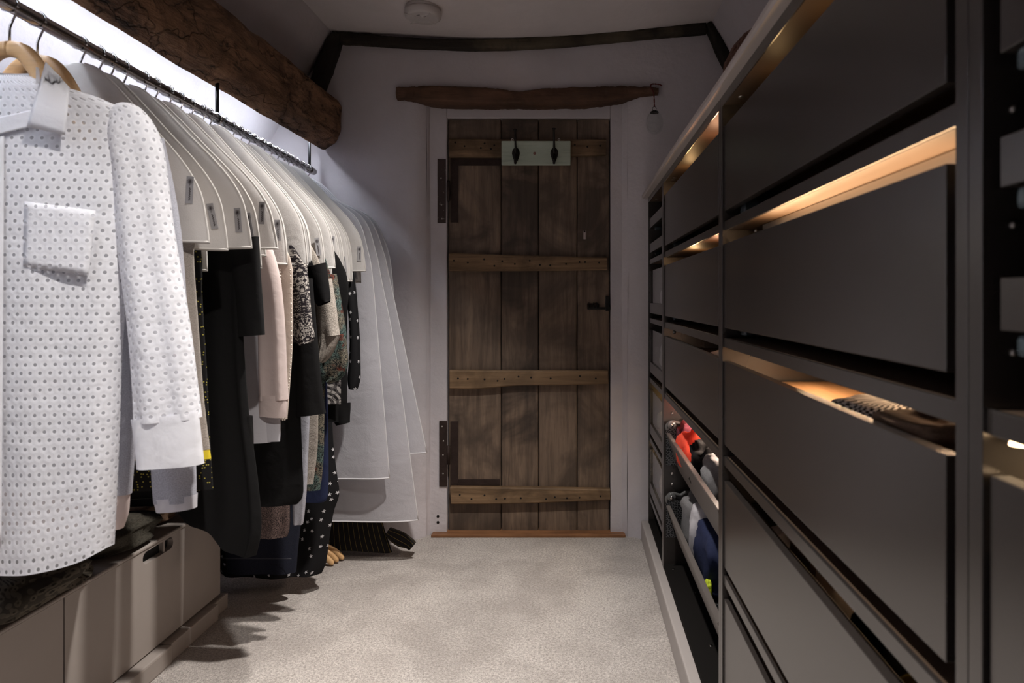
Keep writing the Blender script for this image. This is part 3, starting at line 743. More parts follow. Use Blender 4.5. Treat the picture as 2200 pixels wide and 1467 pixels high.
# light strips and lamps inside the units
def strip(parent, x, y0, y1, z, e, up=False, col=(1,.62,.33), wd=.010):
    l = bpy.data.lights.new('shelf_strip', 'AREA'); l.shape = 'RECTANGLE'; l.size = wd; l.size_y = y1-y0; l.energy = e*POWER_WARM; l.color = col
    o = bpy.data.objects.new('shelf_strip', l); C.objects.link(o); o.parent = parent; o.location = Vector((x,.5*(y0+y1),z))-parent_off(parent)
    if up: o.rotation_euler = (math.pi,0,0)
strip(U1, XF+.038, .64, 1.28, Z(.098), .34, True); warm(U1, XF+.038, 1.13, Z(.085), .07)
warm(U1, XF+.05, 1.00, Z(.36), .030, (1,.62,.28)); warm(U1, XF+.05, 1.28, Z(.37), .018, (1,.62,.28)); warm(U1, XF+.06, .80, Z(.36), .03, (1,.62,.28))
strip(U1, XF+.15, .68, 1.44, Z(-.114), .60, False, (1,.66,.40))
strip(U1, XF+.16, .66, 1.40, Z(-.384), .07, False, (1,.68,.40)); strip(U1, XF+.16, .9, 1.40, Z(-.654), .03)
warm(U2, XF+.045, 1.80, Z(.375), .09, (1,.50,.28)); warm(U2, XF+.05, 2.24, Z(.385), .05, (1,.60,.26))
warm(U2, XF+.045, 1.78, Z(.105), .06, (1,.48,.26)); warm(U2, XF+.045, 2.14, Z(.112), .06, (1,.60,.28))
strip(U2, XF+.13, 1.62, 1.95, Z(-.118), .22, False, (1,.68,.48))
strip(U2, XF+.17, 1.85, 2.42, Z(-.386), 1.9, False, (1,.76,.60), .02); warm(U2, XF+.06, 2.44, Z(-.40), .03, (1,.32,.16))
strip(U3, XF+.10, 2.65, 3.0, Z(-.388), .14, False, (1,.62,.25)); strip(U3, XF+.10, 2.65, 3.0, Z(-.658), .14, False, (1,.72,.42))
strip(U4, XF+.12, .35, .53, Z(-.116), .45, False, (1,.70,.40))
# visible lamp pucks
for (u, x, y, z) in ((U4, XF+.014, .527, Z(-.116)),):
    link('lamp_puck', lathe_me('lamp_puck', [(0,.005),(.006,.005),(.007,0),(0,-.001)], 16), M['warm_lens'], u, Vector((x,y,z))-u.location)
# screw heads under the tops
for (u, y) in ((U1,1.47),(U2,2.50),(U2,2.46),(U3,3.0)):
    link('cam_screw', lathe_me('cam_screw', [(0,-.0015),(.007,-.001),(.008,.001)], 14), M['alu'], u, Vector((XF+.03,y,ZT-.0195))-u.location)
# far narrow unit: two shallow pull-outs and four glass fronts
for (a, b) in ((.316,.359),(.204,.245)):
    d = box('pull_out', XF+.004, XF+.020, 2.60, 3.062, Z(a), Z(b), M['cab'], U3, .001)
    box('pull_out_base', XF+.02, XF+.40, 2.605, 3.058, Z(a)+.004, Z(a)+.012, M['cab_in'], d)
    off = parent_off(d); link('runner_clip', box_me('runner_clip', XF+.022-off.x, XF+.07-off.x, 3.00-off.y, 3.03-off.y, Z(a)-.012-off.z, Z(a)+.004-off.z, .004), M['clip'], d)
for i,(a, b) in enumerate(DR[1:]):
    d = box('drawer', XF+.004, XF+.020, 2.60, 3.062, Z(a), Z(a)+.045, M['cab'], U3, .001)
    box('drawer_stile', XF+.004, XF+.020, 2.60, 2.622, Z(a)+.0455, Z(b), M['cab'], d, .001)
    box('drawer_stile', XF+.004, XF+.020, 3.030, 3.062, Z(a)+.0455, Z(b), M['cab'], d, .001)
    box('glass_pane', XF+.010, XF+.014, 2.622, 3.030, Z(a)+.0455, Z(b), M['glass'], d)
    box('drawer_base', XF+.020, XF+.40, 2.61, 3.05, Z(a)+.008, Z(a)+.016, M['cab_wood'], d)
# shallow pull-outs of the unit beside the camera
for (a, b) in ((.195,.330),(.088,.128),(-.026,.016)):
    d = box('pull_out', XF+.004, XF+.020, .09, .535, Z(a), Z(b), M['cab'], U4, .001)
    box('pull_out_base', XF+.02, XF+.40, .10, .53, Z(a)+.004, Z(a)+.012, M['cab_in'], d)
    off = parent_off(d); link('runner_clip', box_me('runner_clip', XF+.006-off.x, XF+.022-off.x, .505-off.y, .520-off.y, Z(a)-.020-off.z, Z(a)-.002-off.z, .005), M['clip'], d)
drawer(U4, .060, .571, -.612, -.145, near_gap=.01, clip=False)
# shelf pegs on inner side panels
for k in range(13):
    zz = Z(-.40-.0385*k)
    link('peg', lathe_me('peg', [(0,-.004),(.004,-.004),(.0055,-.001),(.0055,.001)], 10, 'y'), M['steel'] if k%3==0 else M['alu'], U2, Vector((XF+.034,2.5505,zz))-U2.location)
for k,(zz) in enumerate((Z(.10),Z(-.13),Z(.205))):
    link('peg', lathe_me('peg', [(0,-.004),(.0055,-.004),(.0065,-.001),(.0065,.001)], 10, 'y'), M['alu'], U2, Vector((XF+.042,2.5505,zz))-U2.location)
for (zz) in (.155,.06,-.045):
    link('peg', lathe_me('peg', [(0,-.003),(.0022,-.003),(.003,-.001),(.003,.001)], 10, 'y'), M['alu'], U4, Vector((XF+.025,.5515,Z(zz)))-U4.location)
for (x, y) in ((.03,2.50),(.08,2.30),(.06,1.95),(.09,1.90),(.10,1.85)):
    link('base_screw', lathe_me('base_screw', [(0,.001),(.005,.0008),(.006,0)], 10), M['steel'], U2, Vector((XF+x,y,ZB+.0195))-U2.location)
# open tilted trays in the middle unit
def tray(r_top, label):
    y0, y1 = 1.60, 2.525
    t_ = empty('tray', (0,0,0)); t_.parent = U2; t_.location = (0,0,0)
    off = U2.location
    # leaning front panel, top at XF, foot set back
    zt_, zb_ = Z(r_top), Z(r_top-.14); xt, xb = XF+.004, XF+.052
    v = [(xt,y0,zt_),(xt+.016,y0,zt_),(xb+.014,y0,zb_),(xb,y0,zb_),(xt,y1,zt_),(xt+.016,y1,zt_),(xb+.014,y1-.03,zb_),(xb,y1-.03,zb_)]
    v = [Vector(q)-off for q in v]
    bm = bmesh.new(); bv = [bm.verts.new(q) for q in v]
    for q in ((0,1,2,3),(7,6,5,4),(0,4,5,1),(1,5,6,2),(2,6,7,3),(3,7,4,0)): bm.faces.new([bv[i] for i in q])
    bmesh.ops.bevel(bm, geom=bm.edges[:], offset=.002, segments=2, affect='EDGES')
    link('tray_front', bm_mesh('tray_front', bm), M['cab_tray'], t_)
    link('tray_base', box_me('tray_base', xb+.01-off.x, XF+.36-off.x, y0-off.y, y1-.02-off.y, zb_+.01-off.z, zb_+.018-off.z), M['net'], t_)
    # moulded plastic end bracket with a round lug
    for yy, sg in ((y1-.008,1),):
        pr = cr([(xt+.02,zt_-.01),(XF+.008,zt_+.022),(XF+.030,zt_+.040),(XF+.060,zt_+.034),(XF+.085,zt_+.046),(XF+.15,zt_+.040),(XF+.30,zt_+.04)], 40)
        link('tray_bracket', tube_me('tray_bracket', [Vector((x,yy,z))-off for x,z in pr], .007, 8), M['bracket'], t_)
        link('bracket_plate', mesh('bracket_plate', [Vector((x,yy,z))-off for x,z in pr]+[Vector((x,yy,zb_+.02))-off for x,z in pr], [(i,i+1,41+i,40+i) for i in range(39)]), M['bracket'], t_)
        link('bracket_lug', lathe_me('bracket_lug', [(0,-.012),(.014,-.012),(.017,-.008),(.017,.006)], 20, 'y'), M['bracket'], t_, Vector((XF+.026,yy,zt_+.028))-off)
        link('bracket_screw', lathe_me('bracket_screw', [(0,-.0155),(.006,-.0145),(.007,-.011)], 14, 'y'), M['steel'], t_, Vector((XF+.026,yy,zt_+.028))-off)
        pr2 = [(x-.004,z-.016) for x,z in pr[6:]]
        link('mesh_end', mesh('mesh_end', [Vector((x,yy-.012,z))-off for x,z in pr2]+[Vector((x,yy-.012,zb_+.02))-off for x,z in pr2], [(i,i+1,len(pr2)+1+i,len(pr2)+i) for i in range(len(pr2)-1)], False, [((pr2[i][0],pr2[i][1]),(pr2[i+1][0],pr2[i+1][1]),(pr2[i+1][0],zb_),(pr2[i][0],zb_)) for i in range(len(pr2)-1)]), M['net'], t_)
    return t_
M['cab_tray'] = plain('grey_tray_laminate', (.115,.10,.092), .4, 0, .5)
M['bracket'] = plain('grey_bracket_plastic', (.10,.10,.10), .25, 0, .6)
tray(-.505, ''); tray(-.775, '')

# worktop with rounded edge, and plinth
n = 60; prof = [(.003,0),(.0,.006),(.0,.014),(.004,.021),(.013,.0255),(.03,.026),(.60,.026),(.60,0)]
v, f = [], []
for i in range(n+1):
    y = .02+(3.10-.02)*i/n; wob = .007*nz(y*1.1,2)+.002*nz(y*6,3)
    for (dx,dz) in prof: v.append((XF-.026+dx+(wob if dx<.05 else 0), y, ZT+.0005+dz))
K = len(prof)
for i in range(n):
    for q in range(K): f.append((i*K+q,i*K+(q+1)%K,(i+1)*K+(q+1)%K,(i+1)*K+q))
f.append(tuple(range(K-1,-1,-1))); f.append(tuple(range(n*K,(n+1)*K)))
tag(link('worktop', mesh('worktop', v, f), M['worktop']), 'long painted wooden worktop with a rounded edge over the drawer units', 'worktop')
tag(box('baseboard_right', XF-.030, XF+.02, .05, WY-.01, 0, ZB-.001, M['trim_paint'], None, .006), kind='structure')
tag(box('trim_3', XF+.02, XB, .05, 3.085, 0, ZB-.001, M['cab_in'], None), kind='structure')

# wicker ball on the worktop
wb = tag(empty('wicker_ball', (.607,2.0,ZT+.027)), 'dark brown woven wicker ball standing on the worktop', 'wicker ball')
R_ = .168
link('core', lathe_me('core', [(.03,.0)]+[(R_*.94*math.sin(a), R_-R_*.94*math.cos(a)) for a in lin(.25,3.13,18)], 28), M['wicker'], wb)
allv, allf = [], []
for k in range(46):
    ax = Vector((random.uniform(-1,1),random.uniform(-1,1),random.uniform(-1,1))).normalized()
    s = ax.cross(Vector((.3,.5,.8))).normalized(); q = ax.cross(s); h = random.uniform(-.75,.75)
    rr = math.sqrt(1-h*h)*R_*.95
    pts = [Vector((0,0,R_))+ax*h*R_*.95+(s*math.cos(t_)+q*math.sin(t_))*rr*(1+.02*math.sin(9*t_+k)) for t_ in lin(0,6.1,30)]
    me = tube_me('s', pts, .006, 5, True); base = len(allv)
    allv += [tuple(x.co) for x in me.vertices]; allf += [tuple(base+i for i in p_.vertices) for p_ in me.polygons]; bpy.data.meshes.remove(me)
tag(link('woven_strands', mesh('woven_strands', allv, allf, True), M['wicker'], wb), kind='stuff')

# ------------------------------------------------------------------ clothes rail
ZR = CZ+.57
def xb(Y): return -1.0366-.048*Y
rl = tag(empty('clothes_rail', (xb(2.0),2.0,ZR)), 'round metal clothes rail hung below the thick roof timber', 'clothes rail')
O = rl.location
link('bar', tube_me('bar', [Vector((xb(.7),.7,ZR))-O, Vector((xb(3.03),3.03,ZR))-O], .0145, 16), M['rail'], rl)
for Y in (1.15, 2.14, 2.985):
    link('post', tube_me('post', [Vector((xb(Y)-.004,Y,ZR+.01))-O, Vector((xb(Y)-.004,Y,ZR+.135))-O], .006, 8), M['black_metal'], rl)
    link('post_collar', tube_me('post_collar', [Vector((xb(Y),Y-.012,ZR))-O, Vector((xb(Y),Y+.012,ZR))-O], .0165, 14), M['steel'], rl)
# ------------------------------------------------------------------ hangers
hook_pts = [(0.0170*math.cos(a), 0, .0170*math.sin(a)) for a in lin(math.radians(-35),math.radians(200),18)]
hook_pts = [(.0145,0,-.012)]+hook_pts
HOOK = tube_me('hook', [(-x,y,z) for x,y,z in hook_pts[::-1]][:-1]+[(.0135,0,-.0165),(.002,0,-.040),(0,0,-.047),(0,0,-.075)], .0024, 6)
def wood_arm(sg):
    secs = arm_secs([(0,0,-.086,.015,.009),(sg*.028,0,-.094,.017,.010),(sg*.056,-.001,-.128,.018,.010),(sg*.10,-.002,-.202,.016,.010),(sg*.16,-.003,-.262,.013,.010),(sg*.175,-.003,-.272,.008,.009)], 16)
    return loft_me('wood_arm', secs, 14, .8, cap0=True, cap1=True)
WARM = {1: wood_arm(1), -1: wood_arm(-1)}
def slim_arm(sg):
    return tube_me('slim_arm', cr([(0,0,-.068),(sg*.04,0,-.098),(sg*.10,0,-.150),(sg*.16,0,-.212),(sg*.17,0,-.225)], 10), .0045, 6)
SARM = {1: slim_arm(1), -1: slim_arm(-1)}
WIRE_BAR = tube_me('trouser_bar', [(-.168,0,-.225),(.168,0,-.225)], .003, 6)
def hanger(Y, label, wooden=False, yaw=0.0, group='hangers along the clothes rail'):
    h = tag(empty('coat_hanger', (xb(Y),Y,ZR), (0,0,yaw)), label, 'hanger', group)
    link('hook', HOOK, M['steel'], h)
    for s in (1,-1):
        if wooden: link('arm', WARM[s], M['hanger_wood'], h)
        else: link('arm', SARM[s], M['black_metal'], h)
    if not wooden: link('trouser_bar', WIRE_BAR, M['black_metal'], h)
    return h
# ------------------------------------------------------------------ shoulder covers
CP = [(-.046,.012),(-.058,.045),(-.098,.088),(-.14,.128),(-.185,.170),(-.235,.218),(-.285,.258),(-.335,.285),(-.39,.297)]
def cover_rows(ws, drop):
    r = [(z, hw*ws) for z, hw in CP]
    return r+[(-drop*.5-.195-.0,.301*ws)] * 0 + [(-.39-(drop-.39)*.5,.302*ws),(-drop,.305*ws)]
def cover_mesh(ws, drop, tk, seed):
    rows = cover_rows(ws, drop); rr = []
    for i,(z,hw) in enumerate(rows):
        t_ = i/(len(rows)-1); rr.append((z, hw, .008+tk*t_))
    secs = body_secs(rr, 30)
    me = loft_me('cover_body', secs, 56, .92, fold=.004, foldk=4, seed=seed)
    # binding along both side seams and around the hem
    v, f = [], []
    def add(pts, r):
        m_ = tube_me('b', pts, r, 6); b0 = len(v)
        v.extend([tuple(x.co) for x in m_.vertices]); f.extend([tuple(b0+i for i in p_.vertices) for p_ in m_.polygons]); bpy.data.meshes.remove(m_)
    vv = [x.co.copy() for x in me.vertices]; n_ = 56
    add([vv[i*n_+n_//4]*1.0 for i in range(30)], .0027); add([vv[i*n_+3*n_//4] for i in range(30)], .0027)
    bind = mesh('binding', v, f, True)
    v2, f2 = [], []
    last = [vv[29*n_+k] for k in range(n_)]
    hem = tube_me('hem', [q+Vector((0,0,.003)) for q in last], .0030, 6, True)
    fold_me = bpy.data.meshes.new('side_binding')
    return me, bind, hem, secs[-1][6]
COVERS = [cover_mesh(ws, dr, tk, sd) for ws, dr, tk, sd in ((1.0,.442,.012,1.0),(.985,.455,.016,2.3),(1.0,.500,.012,3.7),(.96,.47,.016,5.1),(.94,.505,.014,6.6))]
# woven label with a burst and a line of script
lv = [(-.0085,0,-.029),(.0085,0,-.029),(.0085,0,.029),(-.0085,0,.029)]
LABEL = box_me('label', -.0075,.0075,-.0006,.0006,-.030,.030,.0003)
iv, if_ = [], []
def stroke(x0,z0,x1,z1,wd):
    d = Vector((x1-x0,0,z1-z0)).normalized(); p_ = Vector((-d.z,0,d.x))*wd; b0 = len(iv)
    for q in (Vector((x0,-.0011,z0))+p_, Vector((x0,-.0011,z0))-p_, Vector((x1,-.0011,z1))-p_, Vector((x1,-.0011,z1))+p_): iv.append(q)
    for q in iv[b0:b0+4]: pass
    if_.append((b0,b0+1,b0+2,b0+3))
for a in (20,75,130,165,100,50):
    ca, sa_ = math.cos(math.radians(a))*.0058, math.sin(math.radians(a))*.0065
    stroke(-ca,.0185-sa_,ca,.0185+sa_,.0005)
stroke(.0,.012,-.001,.008,.0005)
for k in range(11):
    z0 = .005-.0026*k
    stroke(.0002+.0012*(k%2), z0, .0016-.0012*((k+1)%2), z0-.0026, .0011)
INK = mesh('label_script', iv, if_)
hook_px = [20,80,121,168,215,247,281,311,340,377,405,425,450]
Ys = [1493/(1167-p_) for p_ in hook_px]
ORD = ['first','second','third','fourth','fifth','sixth','seventh','eighth','ninth','tenth','eleventh','twelfth','thirteenth','fourteenth','fifteenth','sixteenth','seventeenth','eighteenth','nineteenth','twentieth','twenty-first','twenty-second']
# covers: (Y, variant, yaw deg, lateral shift, label dz, label dx from edge or None)
cov = [(1.500,0,-2,.000,-.325,0.015),(1.560,1,3,.000,-.375,0.018),(1.602,2,0,-.060,-.405,0.014),(1.652,1,1,.004,-.385,0.016),
       (1.735,2,0,-.005,-.385,0.016),(1.785,0,4,.012,-.345,0.019),(1.850,1,-3,-.020,None,0),(1.905,3,3,.020,-.372,0.013),
       (1.965,2,-2,-.012,None,0),(2.030,3,2,.030,None,0),(2.075,4,-3,.0,-.455,0.021),(2.125,2,3,.0,-.385,0.016),
       (2.175,4,-2,.012,-.47,0.014),(2.225,2,2,.004,-.40,0.014),(2.285,3,4,.026,None,0),(2.345,2,-2,.0,-.45,0.016),(2.405,3,2,.02,-.375,0.016),
       (2.47,2,-3,.005,-.40,0.021),(2.535,4,2,.02,-.44,0.014),(2.60,2,-2,.008,-.44,0.018),(2.66,3,3,.026,-.40,0.014),(2.71,4,-2,.022,-.46,0.016)]
for i,(Y,vr,yw,sh,lz,lx) in enumerate(cov):
    yaw = math.radians(yw)
    hanger(Y, 'slim hanger with a steel hook under the %s white shoulder cover from the eyelet shirt' % ORD[i], False, yaw)
    me, bind, hem, tk = COVERS[vr]
    c = tag(empty('shoulder_cover', (xb(Y)+sh,Y,ZR), (0,math.radians(random.uniform(-1.5,1.5)),yaw)),
            'white fabric shoulder cover, %s along the rail from the eyelet shirt' % ORD[i], 'garment cover', 'white shoulder covers on the rail')
    link('cover_body', me, M['cover'], c); link('side_binding', bind, M['binding'], c); link('hem_binding', hem, M['binding'], c)
    if lz is not None:
        ws = (1.0,.985,1.0,.96,.94)[vr]
        hw = None
        rows = cover_rows(ws, (.442,.455,.500,.47,.505)[vr])
        for (z0,h0),(z1,h1) in zip(rows, rows[1:]):
            if z1 <= lz <= z0: hw = h0+(h1-h0)*(lz-z0)/(z1-z0)
        x = (hw or .3)-lx; tt = .008+ (.012,.016,.012,.016,.014)[vr]*min(1,(-lz/.5))
        y = -tt*math.sqrt(max(.02,1-(x/(hw or .3))**2))**.92-.0045
        L_ = link('label', LABEL, M['label_cloth'], c, (x,y,lz), (0,math.radians(random.choice([-3,-7,-12,2])),math.radians(14)))
        link('label_script', INK, M['label_ink'], L_)

# ------------------------------------------------------------------ garments
GR = 'clothes hanging on the rail'
def garment(name, Y, label, cat='garment', yaw=0.0):
    return tag(empty(name, (xb(Y),Y,ZR), (0,0,yaw)), label, cat, GR)
def rel(px, py, Y): return gx(px,Y)-xb(Y), gz(py,Y)-ZR
SHO = [(-.125,.045),(-.155,.09),(-.195,.135),(-.245,.17)]     # sloping shoulders under a cover
def body(g, Y, edge, m, name='body', t0=.016, t1=.022, fold=.006, foldk=6, seed=1.0, hem=None, sho=True, n=56, cx=0.0, e=.8, nr=34):
    """edge: photo pixels of the visible side seam from top to hem -> symmetric body"""
    rows = []
    if sho:
        for z, hw in SHO: rows.append((z, hw, t0*.7))
    pts = [rel(px,py,Y) for px,py in edge]
    for i,(x,z) in enumerate(pts):
        rows.append((z, max(.03,x-cx), t0+(t1-t0)*i/max(1,len(pts)-1), cx, 0))
    return link(name, loft_me(name, body_secs(rows, nr), n, e, fold=fold, foldk=foldk, seed=seed, hem=hem), M[m], g)
def sleeve(g, Y, pts, m, name='sleeve', t=.018, dy=0.0, fold=.004, seed=2.0, n=30, foldk=4, cap=False):
    """pts: (px_left, px_right, py) down the sleeve"""
    p = []
    for q in pts:
        a, b, py = q[:3]
        x0,z = rel(a,py,Y); x1,_ = rel(b,py,Y)
        p.append((.5*(x0+x1), dy, z, .5*abs(x1-x0), q[3] if len(q)>3 else t))
    return link(name, loft_me(name, arm_secs(p, 24), n, .85, fold=fold, foldk=foldk, seed=seed, cap1=cap), M[m], g)
def mirror_sleeve(g, o, name='sleeve'):
    me = o.data.copy()
    for vtx in me.vertices: vtx.co.x = -vtx.co.x
    me.flip_normals(); return link(name, me, o.data.materials[0], g)

# 1 eyelet shirt
Y = 1.302
hanger(Y, 'wooden hanger with a steel hook holding the white eyelet shirt', True)
g = garment('eyelet_shirt', Y, 'white eyelet cotton shirt with plain collar and cuffs on a wooden hanger', 'shirt')
k1 = Y/FPX
rows = []
for py, hw, t_ in ((168,.052,.020),(182,.085,.026),(196,.135,.030),(214,.182,.032),(238,.222,.036),(275,.238,.040),(320,.242,.045),(400,.236,.052),(520,.228,.056),(620,.221,.056),(760,.212,.055),(900,.208,.054),(1040,.203,.052),(1185,.197,.050)):
    rows.append((gz(py,Y)-ZR, hw, t_))
SB = rows
def shirt_hem(S, T): return (-.028*(1-abs(S)**2.2)+.012*abs(S)**6)*max(0,(T-.9)/.1)
link('body', loft_me('body', body_secs(rows, 50), 90, .78, fold=.0055, foldk=7, seed=3.1, fold0=.001, hem=shirt_hem), M['eyelet'], g)
s1 = sleeve(g, Y-.02, [(216,262,236,.016),(216,300,252,.022),(220,328,290,.028),(230,344,350,.030),(244,362,500),(268,394,690),(279,412,830),(282,422,905)], 'eyelet', t=.030, dy=-.006, fold=.006, seed=4.0, n=44, foldk=5)
mirror_sleeve(g, s1)
cf = sleeve(g, Y-.02, [(279,421,893),(283,424,920),(290,431,985),(291,433,1003)], 'cotton', 'cuff', t=.024, dy=-.012, fold=.002, seed=4.4)
mirror_sleeve(g, cf, 'cuff')
def front_y(x, z):
    for (z0,h0,t0),(z1,h1,t1) in zip(SB, SB[1:]):
        if z1 <= z <= z0:
            q = (z-z0)/(z1-z0); h = h0+(h1-h0)*q; t_ = t0+(t1-t0)*q
            return -t_*max(0,1-(abs(x)/h)**(2/.78))**(.39)
    return -SB[0][2]
def patch(name, poly, m, off=.008, nx=10, nzv=10, curl=None):
    """poly: four pixel corners tl,tr,br,bl laid on the shirt front"""
    P_ = [rel(px,py,Y) for px,py in poly]; v, f, uv = [], [], []
    for j in range(nzv+1):
        for i in range(nx+1):
            a, b = i/nx, j/nzv
            x = (P_[0][0]*(1-a)+P_[1][0]*a)*(1-b)+(P_[3][0]*(1-a)+P_[2][0]*a)*b
            z = (P_[0][1]*(1-a)+P_[1][1]*a)*(1-b)+(P_[3][1]*(1-a)+P_[2][1]*a)*b
            y = front_y(x,z)-off-(curl(a,b) if curl else 0)
            q = (Y+y)/Y; X_ = (x+xb(Y))*q-xb(Y); Z_ = (z+ZR-CZ)*q+CZ-ZR      # same sight line, true depth of the cloth
            v.append((X_,y,Z_))
    for j in range(nzv):
        for i in range(nx):
            q = (j*(nx+1)+i, (j+1)*(nx+1)+i, (j+1)*(nx+1)+i+1, j*(nx+1)+i+1); f.append(q)
            uv.append([(v[w_][0]+.004,v[w_][2]+.006) for w_ in q])
    o = link(name, mesh(name, v, f, True, uv), M[m], g)
    sm = o.modifiers.new('thick', 'SOLIDIFY'); sm.thickness = .0012
    return o
patch('pocket', [(52,432),(205,452),(190,592),(50,572)], 'eyelet', .003)
patch('collar_leaf', [(98,132),(150,188),(139,290),(58,272)], 'cotton', .010, curl=lambda a,b: .020*math.sin(b*2.4)*(1-.35*a))
patch('collar_leaf', [(-62,132),(-114,188),(-103,290),(-22,272)], 'cotton', .010, curl=lambda a,b: .020*math.sin(b*2.4)*(1-.35*a))
# back neck and stand, seen above the open collar
v, f = [], []
for j, (py, r) in enumerate(((150,.066),(175,.070),(205,.074),(240,.070),(268,.050))):
    for i in range(21):
        a = math.pi*(-.05+1.1*i/20); v.append((r*math.cos(a), .034*math.sin(a)-.012-.02*j/4, gz(py,Y)-ZR-.010*math.sin(a)*0))
for j in range(4):
    for i in range(20): f.append((j*21+i,j*21+i+1,(j+1)*21+i+1,(j+1)*21+i))
link('collar_stand', mesh('collar_stand', v, f, True), M['cotton'], g)
patch('collar_band', [(-30,258),(66,236),(80,268),(-20,292)], 'cotton', .010)
pk = patch('placket', [(-30,292),(8,292),(2,1208),(-34,1208)], 'cotton', .006, nx=4, nzv=40, curl=lambda a,b: .004*b)
for py in (360,500,640,780,920,1060):
    x, z = rel(-12-.004*py,py,Y); y_ = front_y(x,z)-.0085-.004*(py-292)/916; q = (Y+y_)/Y
    link('button', lathe_me('button', [(0,-.0015),(.005,-.001),(.0055,.001)], 12, 'y'), M['cotton'], g, ((x+xb(Y))*q-xb(Y),y_,(z+ZR-CZ)*q+CZ-ZR))

# 2 grey marl long sleeved top
Y = 1.374
hanger(Y, 'wooden hanger with a steel hook just behind the eyelet shirt', True, math.radians(3))
g = garment('marl_top', Y, 'grey marl long-sleeved jersey top hanging behind the white eyelet shirt', 'top')
body(g, Y, [(330,300),(318,420),(300,600),(296,800),(292,950),(284,1060)], 'marl', t0=.02, t1=.03, fold=.008, foldk=5, seed=5, e=.75)
s_ = sleeve(g, Y-.015, [(270,345,300),(290,380,480),(312,398,700),(318,408,880),(322,416,1010),(327,417,1080)], 'marl', t=.020, dy=-.006, seed=6)
mirror_sleeve(g, s_)
cf = sleeve(g, Y-.015, [(326,418,1068),(333,417,1097)], 'lav', 'sleeve_cuff', t=.0205, dy=-.006, fold=.001)
mirror_sleeve(g, cf, 'sleeve_cuff')
body(g, Y, [(278,1050),(274,1100),(262,1135)], 'pink', 'lining', t0=.026, t1=.026, fold=.006, seed=8, sho=False, nr=8)

# 3 taupe cardigan with yellow hem
Y = 1.50
g = garment('taupe_cardigan', Y, 'taupe knitted cardigan with a bright yellow hem edge under the first white cover', 'cardigan', .0)
b_ = body(g, Y, [(412,470),(416,560),(426,700),(438,860),(451,965)], 'taupe', t0=.014, t1=.018, fold=.005, foldk=7, seed=9)
yh = body(g, Y, [(449.5,958),(453,985)], 'lime', 'yellow_hem', t0=.0186, t1=.0186, fold=.005, foldk=7, seed=9, sho=False, nr=3)
M['yellow'] = cloth('yellow_trim', (.65,.50,.03), .8); yh.data.materials.clear(); yh.data.materials.append(M['yellow'])
g = garment('white_shirt', 1.455, 'pale rounded-hem shirt peeping out behind the eyelet cuff', 'shirt')
body(g, 1.455, [(360,480),(372,650),(398,850),(424,930),(432,960),(422,985)], 'pink', t0=.010, t1=.012, fold=.003, seed=11)

# 4 gold flecked black top
Y = 1.575
g = garment('flecked_top', Y, 'black top with tiny gold flecks beside the taupe cardigan', 'top')
body(g, Y, [(430,520),(436,640),(446,800),(453,940),(460,1050)], 'gold', t0=.016, t1=.024, fold=.006, foldk=8, seed=12)
# 5 long sheer black dress
Y = 1.70
g = garment('sheer_dress', Y, 'long sheer black dress draping over the end of the low cabinet', 'dress')
body(g, Y, [(530,500),(520,620),(525,760),(536,900),(552,1020),(560,1130),(548,1192)], 'black_jersey', t0=.02, t1=.05, fold=.014, foldk=15, seed=13, n=120, nr=44, hem=lambda S,T: .16*(1-max(0,min(1,(S-.30)/.62)))*max(0,(T-.55)/.45)**1.5)
s_ = sleeve(g, Y-.02, [(480,548,510),(492,552,590),(500,557,660),(505,561,722)], 'black_cloth', t=.018, seed=14); mirror_sleeve(g, s_)
sleeve(g, Y-.06, [(440,520,900),(425,520,1000),(412,490,1085),(430,500,1110),(470,500,1135)], 'black_sheer', 'chiffon_drape', t=.010, seed=15, fold=.012)
# 6 pale pink shirt
Y = 1.86
g = garment('pink_shirt', Y, 'pale pink cotton shirt with a buttoned cuff beside the black dress', 'shirt')
body(g, Y, [(575,520),(578,640),(572,800),(578,900),(580,950)], 'lav', t0=.016, t1=.024, fold=.006, seed=16)
s_ = sleeve(g, Y-.012, [(520,580,535),(540,598,600),(550,608,700),(552,612,800),(553,615,860)], 'pink', t=.020, seed=17, fold=.006); mirror_sleeve(g, s_)
cf = sleeve(g, Y-.012, [(551,614,850),(553,613,880),(553,611,896)], 'pink', 'cuff', t=.021, fold=.001); mirror_sleeve(g, cf, 'cuff')
body(g, Y, [(602,885),(603,920),(602,948)], 'lav', 'shirt_tail', t0=.012, t1=.012, fold=.004, sho=False, nr=6, seed=2)
# 7 ivory top with beaded edges
Y = 1.925
g = garment('beaded_top', Y, 'ivory top with rows of tiny pearl beads down its edge', 'top')
body(g, Y, [(618,540),(628,640),(628,740),(622,830),(616,900)], 'ivory', t0=.012, t1=.016, fold=.004, seed=18)
pts = cr([rel(px,py,Y)+(0,) for px,py in ((607,580),(611,680),(613,780),(617,840),(612,900))], 44)
PB = lathe_me('pearl', [(0,-.0026),(.0022,-.0013),(.0022,.0013),(0,.0026)], 7)
for i,(x,z,_) in enumerate(pts): link('pearl', PB, M['pearl'], g, (x,-.0145,z))
pts = cr([rel(px,py,Y)+(0,) for px,py in ((627,580),(629,680),(628,780),(620,850),(615,900))], 44)
for i,(x,z,_) in enumerate(pts): link('pearl', PB, M['pearl'], g, (x,-.0105,z))
# 8 damask top
Y = 2.03
g = garment('damask_top', Y, 'black and white damask patterned short top under the covers', 'top')
body(g, Y, [(650,560),(660,650),(640,735)], 'damask', t0=.014, t1=.016, fold=.004, seed=19)
s_ = sleeve(g, Y-.014, [(608,655,570),(622,660,620),(627,666,690),(630,672,725),(641,669,739)], 'damask', t=.018, seed=20); mirror_sleeve(g, s_)
